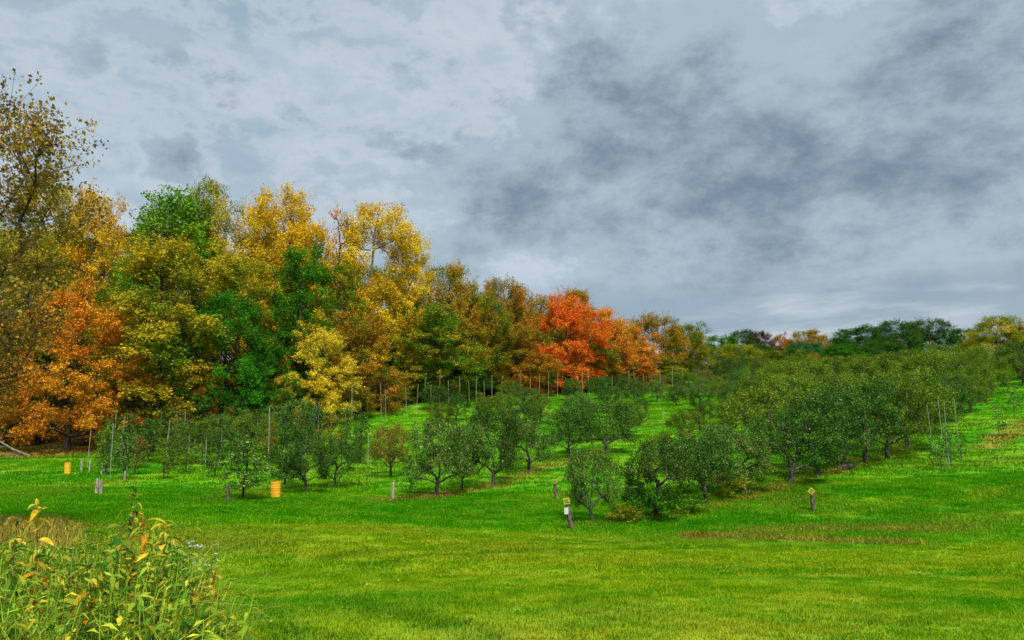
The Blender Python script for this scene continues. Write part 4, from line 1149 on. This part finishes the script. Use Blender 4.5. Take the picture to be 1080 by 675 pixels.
def weed_edge(y): return np.interp(y, [3.2, 4.2, 5, 6, 7.5, 9, 12, 16], [290, 268, 248, 228, 206, 182, 140, 100])
def place_weeds(r, n, y0, y1, u0=-60):
    y = np.sqrt(r.rand(n) * (y1 ** 2 - y0 ** 2) + y0 ** 2)
    u = u0 + r.rand(n) * (weed_edge(y) - u0)
    edge = weed_edge(y) - u
    x = (u - 540) / FPX * (y * 0.99 - 0.2)
    return x, y, edge
def leafy(r, x, y, h, nlf, L, W):
    """upright stems each carrying pointed leaves, all one tangle"""
    n = len(x)
    b = np.stack([x, y, ground_z(x, y)], 1)
    la = r.rand(n) * 6.28
    ln = np.stack([np.cos(la), np.sin(la), np.zeros(n)], 1) * (h * 0.35 * r.rand(n))[:, None]
    tip = b + ln + np.array([0, 0, 1]) * h[:, None]
    w = 0.004
    Vs = np.stack([b + [-w, 0, 0], b + [w, 0, 0], tip + [w * .5, 0, 0], tip - [w * .5, 0, 0]], 1).reshape(-1, 3)
    Fs = np.arange(n)[:, None] * 4 + np.array([0, 1, 2, 3])
    sid = np.repeat(np.arange(n), nlf)
    t = 0.15 + 0.85 * r.rand(len(sid))
    p = b[sid] + (tip - b)[sid] * t[:, None]
    a = r.rand(len(sid)) * 6.28
    el = r.uniform(-0.5, 0.7, len(sid))
    d = np.stack([np.cos(a) * np.cos(el), np.sin(a) * np.cos(el), np.sin(el)], 1)
    s = np.stack([-np.sin(a), np.cos(a), r.uniform(-.4, .4, len(sid))], 1)
    ll = L * (0.5 + 0.9 * r.rand(len(sid))); ww = W * (0.5 + 0.8 * r.rand(len(sid)))
    m = p + d * (ll * 0.5)[:, None]
    e = p + d * ll[:, None] - np.array([0, 0, 1]) * (ll * r.uniform(0, 0.5, len(sid)))[:, None]
    Vl = np.stack([p, m - s * (ww * 0.5)[:, None], e, m + s * (ww * 0.5)[:, None]], 1).reshape(-1, 3)
    Fl = np.arange(len(sid))[:, None] * 4 + np.array([0, 1, 2, 3]) + len(Vs)
    cr = np.clip(0.5 + 0.3 * r.randn(n), 0, 1)
    return np.concatenate([Vs, Vl]), np.concatenate([Fs, Fl]), np.concatenate([np.full(len(Vs), 0.5), np.repeat(r.rand(len(sid)), 4)]), np.concatenate([np.repeat(cr, 4), np.repeat(cr[sid], 4)])
def blades(r, x, y, h, w):
    n = len(x)
    b = np.stack([x, y, ground_z(x, y)], 1)
    a = r.rand(n) * 6.28
    d = np.stack([np.cos(a), np.sin(a), np.zeros(n)], 1); s = np.stack([-np.sin(a), np.cos(a), np.zeros(n)], 1) * (w * (0.6 + 0.8 * r.rand(n)))[:, None]
    le = h * r.uniform(0.15, 1.0, n)
    z = np.array([0, 0, 1.0])
    p1 = b + d * (le * 0.12)[:, None] + z * (h * 0.45)[:, None]
    p2 = b + d * (le * 0.45)[:, None] + z * (h * 0.85)[:, None]
    p3 = b + d * le[:, None] + z * (h * r.uniform(0.75, 1.05, n))[:, None]
    V = np.stack([b - s, b + s, p1 - s * .9, p1 + s * .9, p2 - s * .6, p2 + s * .6, p3 - s * 0.08, p3 + s * 0.08], 1).reshape(-1, 3)
    k = np.arange(n)[:, None] * 8
    F = np.concatenate([k + [0, 1, 3, 2], k + [2, 3, 5, 4], k + [4, 5, 7, 6]])
    return V, F, np.repeat(r.rand(n), 8), np.repeat(np.clip(0.5 + 0.3 * r.randn(n), 0, 1), 8)
def weeds():
    r = np.random.RandomState(15)
    x, y, e = place_weeds(r, 3400, 3.3, 9.0)
    h = (0.44 + 0.54 * r.rand(len(x))) * np.clip(0.35 + e / 90, 0.35, 1) * np.interp(y, [3, 5, 7, 9], [1.0, 1.0, 0.85, 0.6])
    uu = 540 + FPX * x / y
    h *= np.interp(uu, [0, 80, 130, 200, 260], [0.92, 0.88, 1.0, 0.95, 0.8]) * np.interp(y, [5, 6, 9], [1, 0.95, 0.8])
    V, F, rn, cr = leafy(r, x, y, h, 24, 0.075, 0.024)
    o = mobj('weed_thicket', mesh_np('weed_thicket', V, F, PAL['weed_mix'], {'rnd': rn, 'crnd': cr}))
    tag(o, 'tangled green and yellow weeds filling the lower left corner', 'weeds', kind='stuff')
    x, y, e = place_weeds(r, 15000, 3.3, 12.0)
    h = (0.30 + 0.62 * r.rand(len(x))) * np.clip(0.3 + e / 80, 0.3, 1) * np.interp(y, [3, 5, 8, 12], [1.0, 0.95, 0.7, 0.5])
    uu = 540 + FPX * x / y
    h *= np.interp(uu, [0, 80, 130, 200, 260], [1.0, 0.95, 1.05, 1.0, 0.8]) * np.interp(y, [5, 6, 9], [1, 0.95, 0.85])
    V, F, rn, cr = blades(r, x, y, h, 0.0042)
    o = mobj('tall_grass', mesh_np('tall_grass', V, F, PAL['grass_mix'], {'rnd': rn, 'crnd': cr}))
    tag(o, 'tall unmown grass between the weeds of the corner', 'grass', kind='stuff')
    x, y, e = place_weeds(r, 9000, 7.0, 20.0, -90)
    h = (0.12 + 0.24 * r.rand(len(x))) * np.clip(0.3 + e / 60, 0.3, 1)
    V, F, rn, cr = blades(r, x, y, h, 0.0075)
    o = mobj('dry_grass', mesh_np('dry_grass', V, F, PAL['straw'], {'rnd': rn, 'crnd': cr}))
    tag(o, 'dry straw coloured grass behind the weed patch at the left', 'grass', kind='stuff')
    x, y, z = at(190, 6.4)
    a = empty('aster_plant', (x, y, z)); tag(a, 'white flowering aster clump at the back of the weed patch', 'wildflower')
    n = 46
    px = r.randn(n) * 0.13; py = r.randn(n) * 0.13; hh = 0.50 + 0.24 * r.rand(n) - 0.5 * (px ** 2 + py ** 2)
    segs = [(np.array([px[i] * .3, py[i] * .3, 0.0]), 0.004, np.array([px[i], py[i], hh[i]]), 0.002) for i in range(n)]
    tv, tf = tubes(segs, 4)
    mobj('stems', mesh_np('aster_stems', tv, tf, M_STEM, smooth=True), a)
    P = np.repeat(np.stack([px, py, hh + 0.004], 1), 6, 0)
    ang = np.tile(np.arange(6) * math.pi / 3, n); rr_ = 0.008
    P = P + np.stack([np.cos(ang) * rr_, np.sin(ang) * rr_, 0.003 * r.randn(len(ang))], 1)
    V, F = leaf_cards(P, unit(np.array([0, -0.5, 0.8]) + 0.3 * r.randn(len(P), 3)), np.full(len(P), 0.015), np.full(len(P), 0.009), r)
    f = mobj('flowers', mesh_np('aster_flowers', V, F, plain_mat('petal_white', (150, 150, 158), (190, 190, 196), 8.0, 0.7, 0.0)), a)
    f['kind'] = 'stuff'
    V, F, rn, cr = leafy(r, r.randn(40) * 0.12, r.randn(40) * 0.12, 0.3 + 0.25 * r.rand(40), 16, 0.05, 0.009)
    V[:, 2] -= 0  # built about the origin, then set on the plant's base
    zb = ground_z(V[:, 0] * 0, V[:, 1] * 0)
    V[:, 2] -= zb
    mobj('leaves', mesh_np('aster_leaves', V, F, PAL['weed_mix'], {'rnd': rn, 'crnd': cr}), a)
weeds()
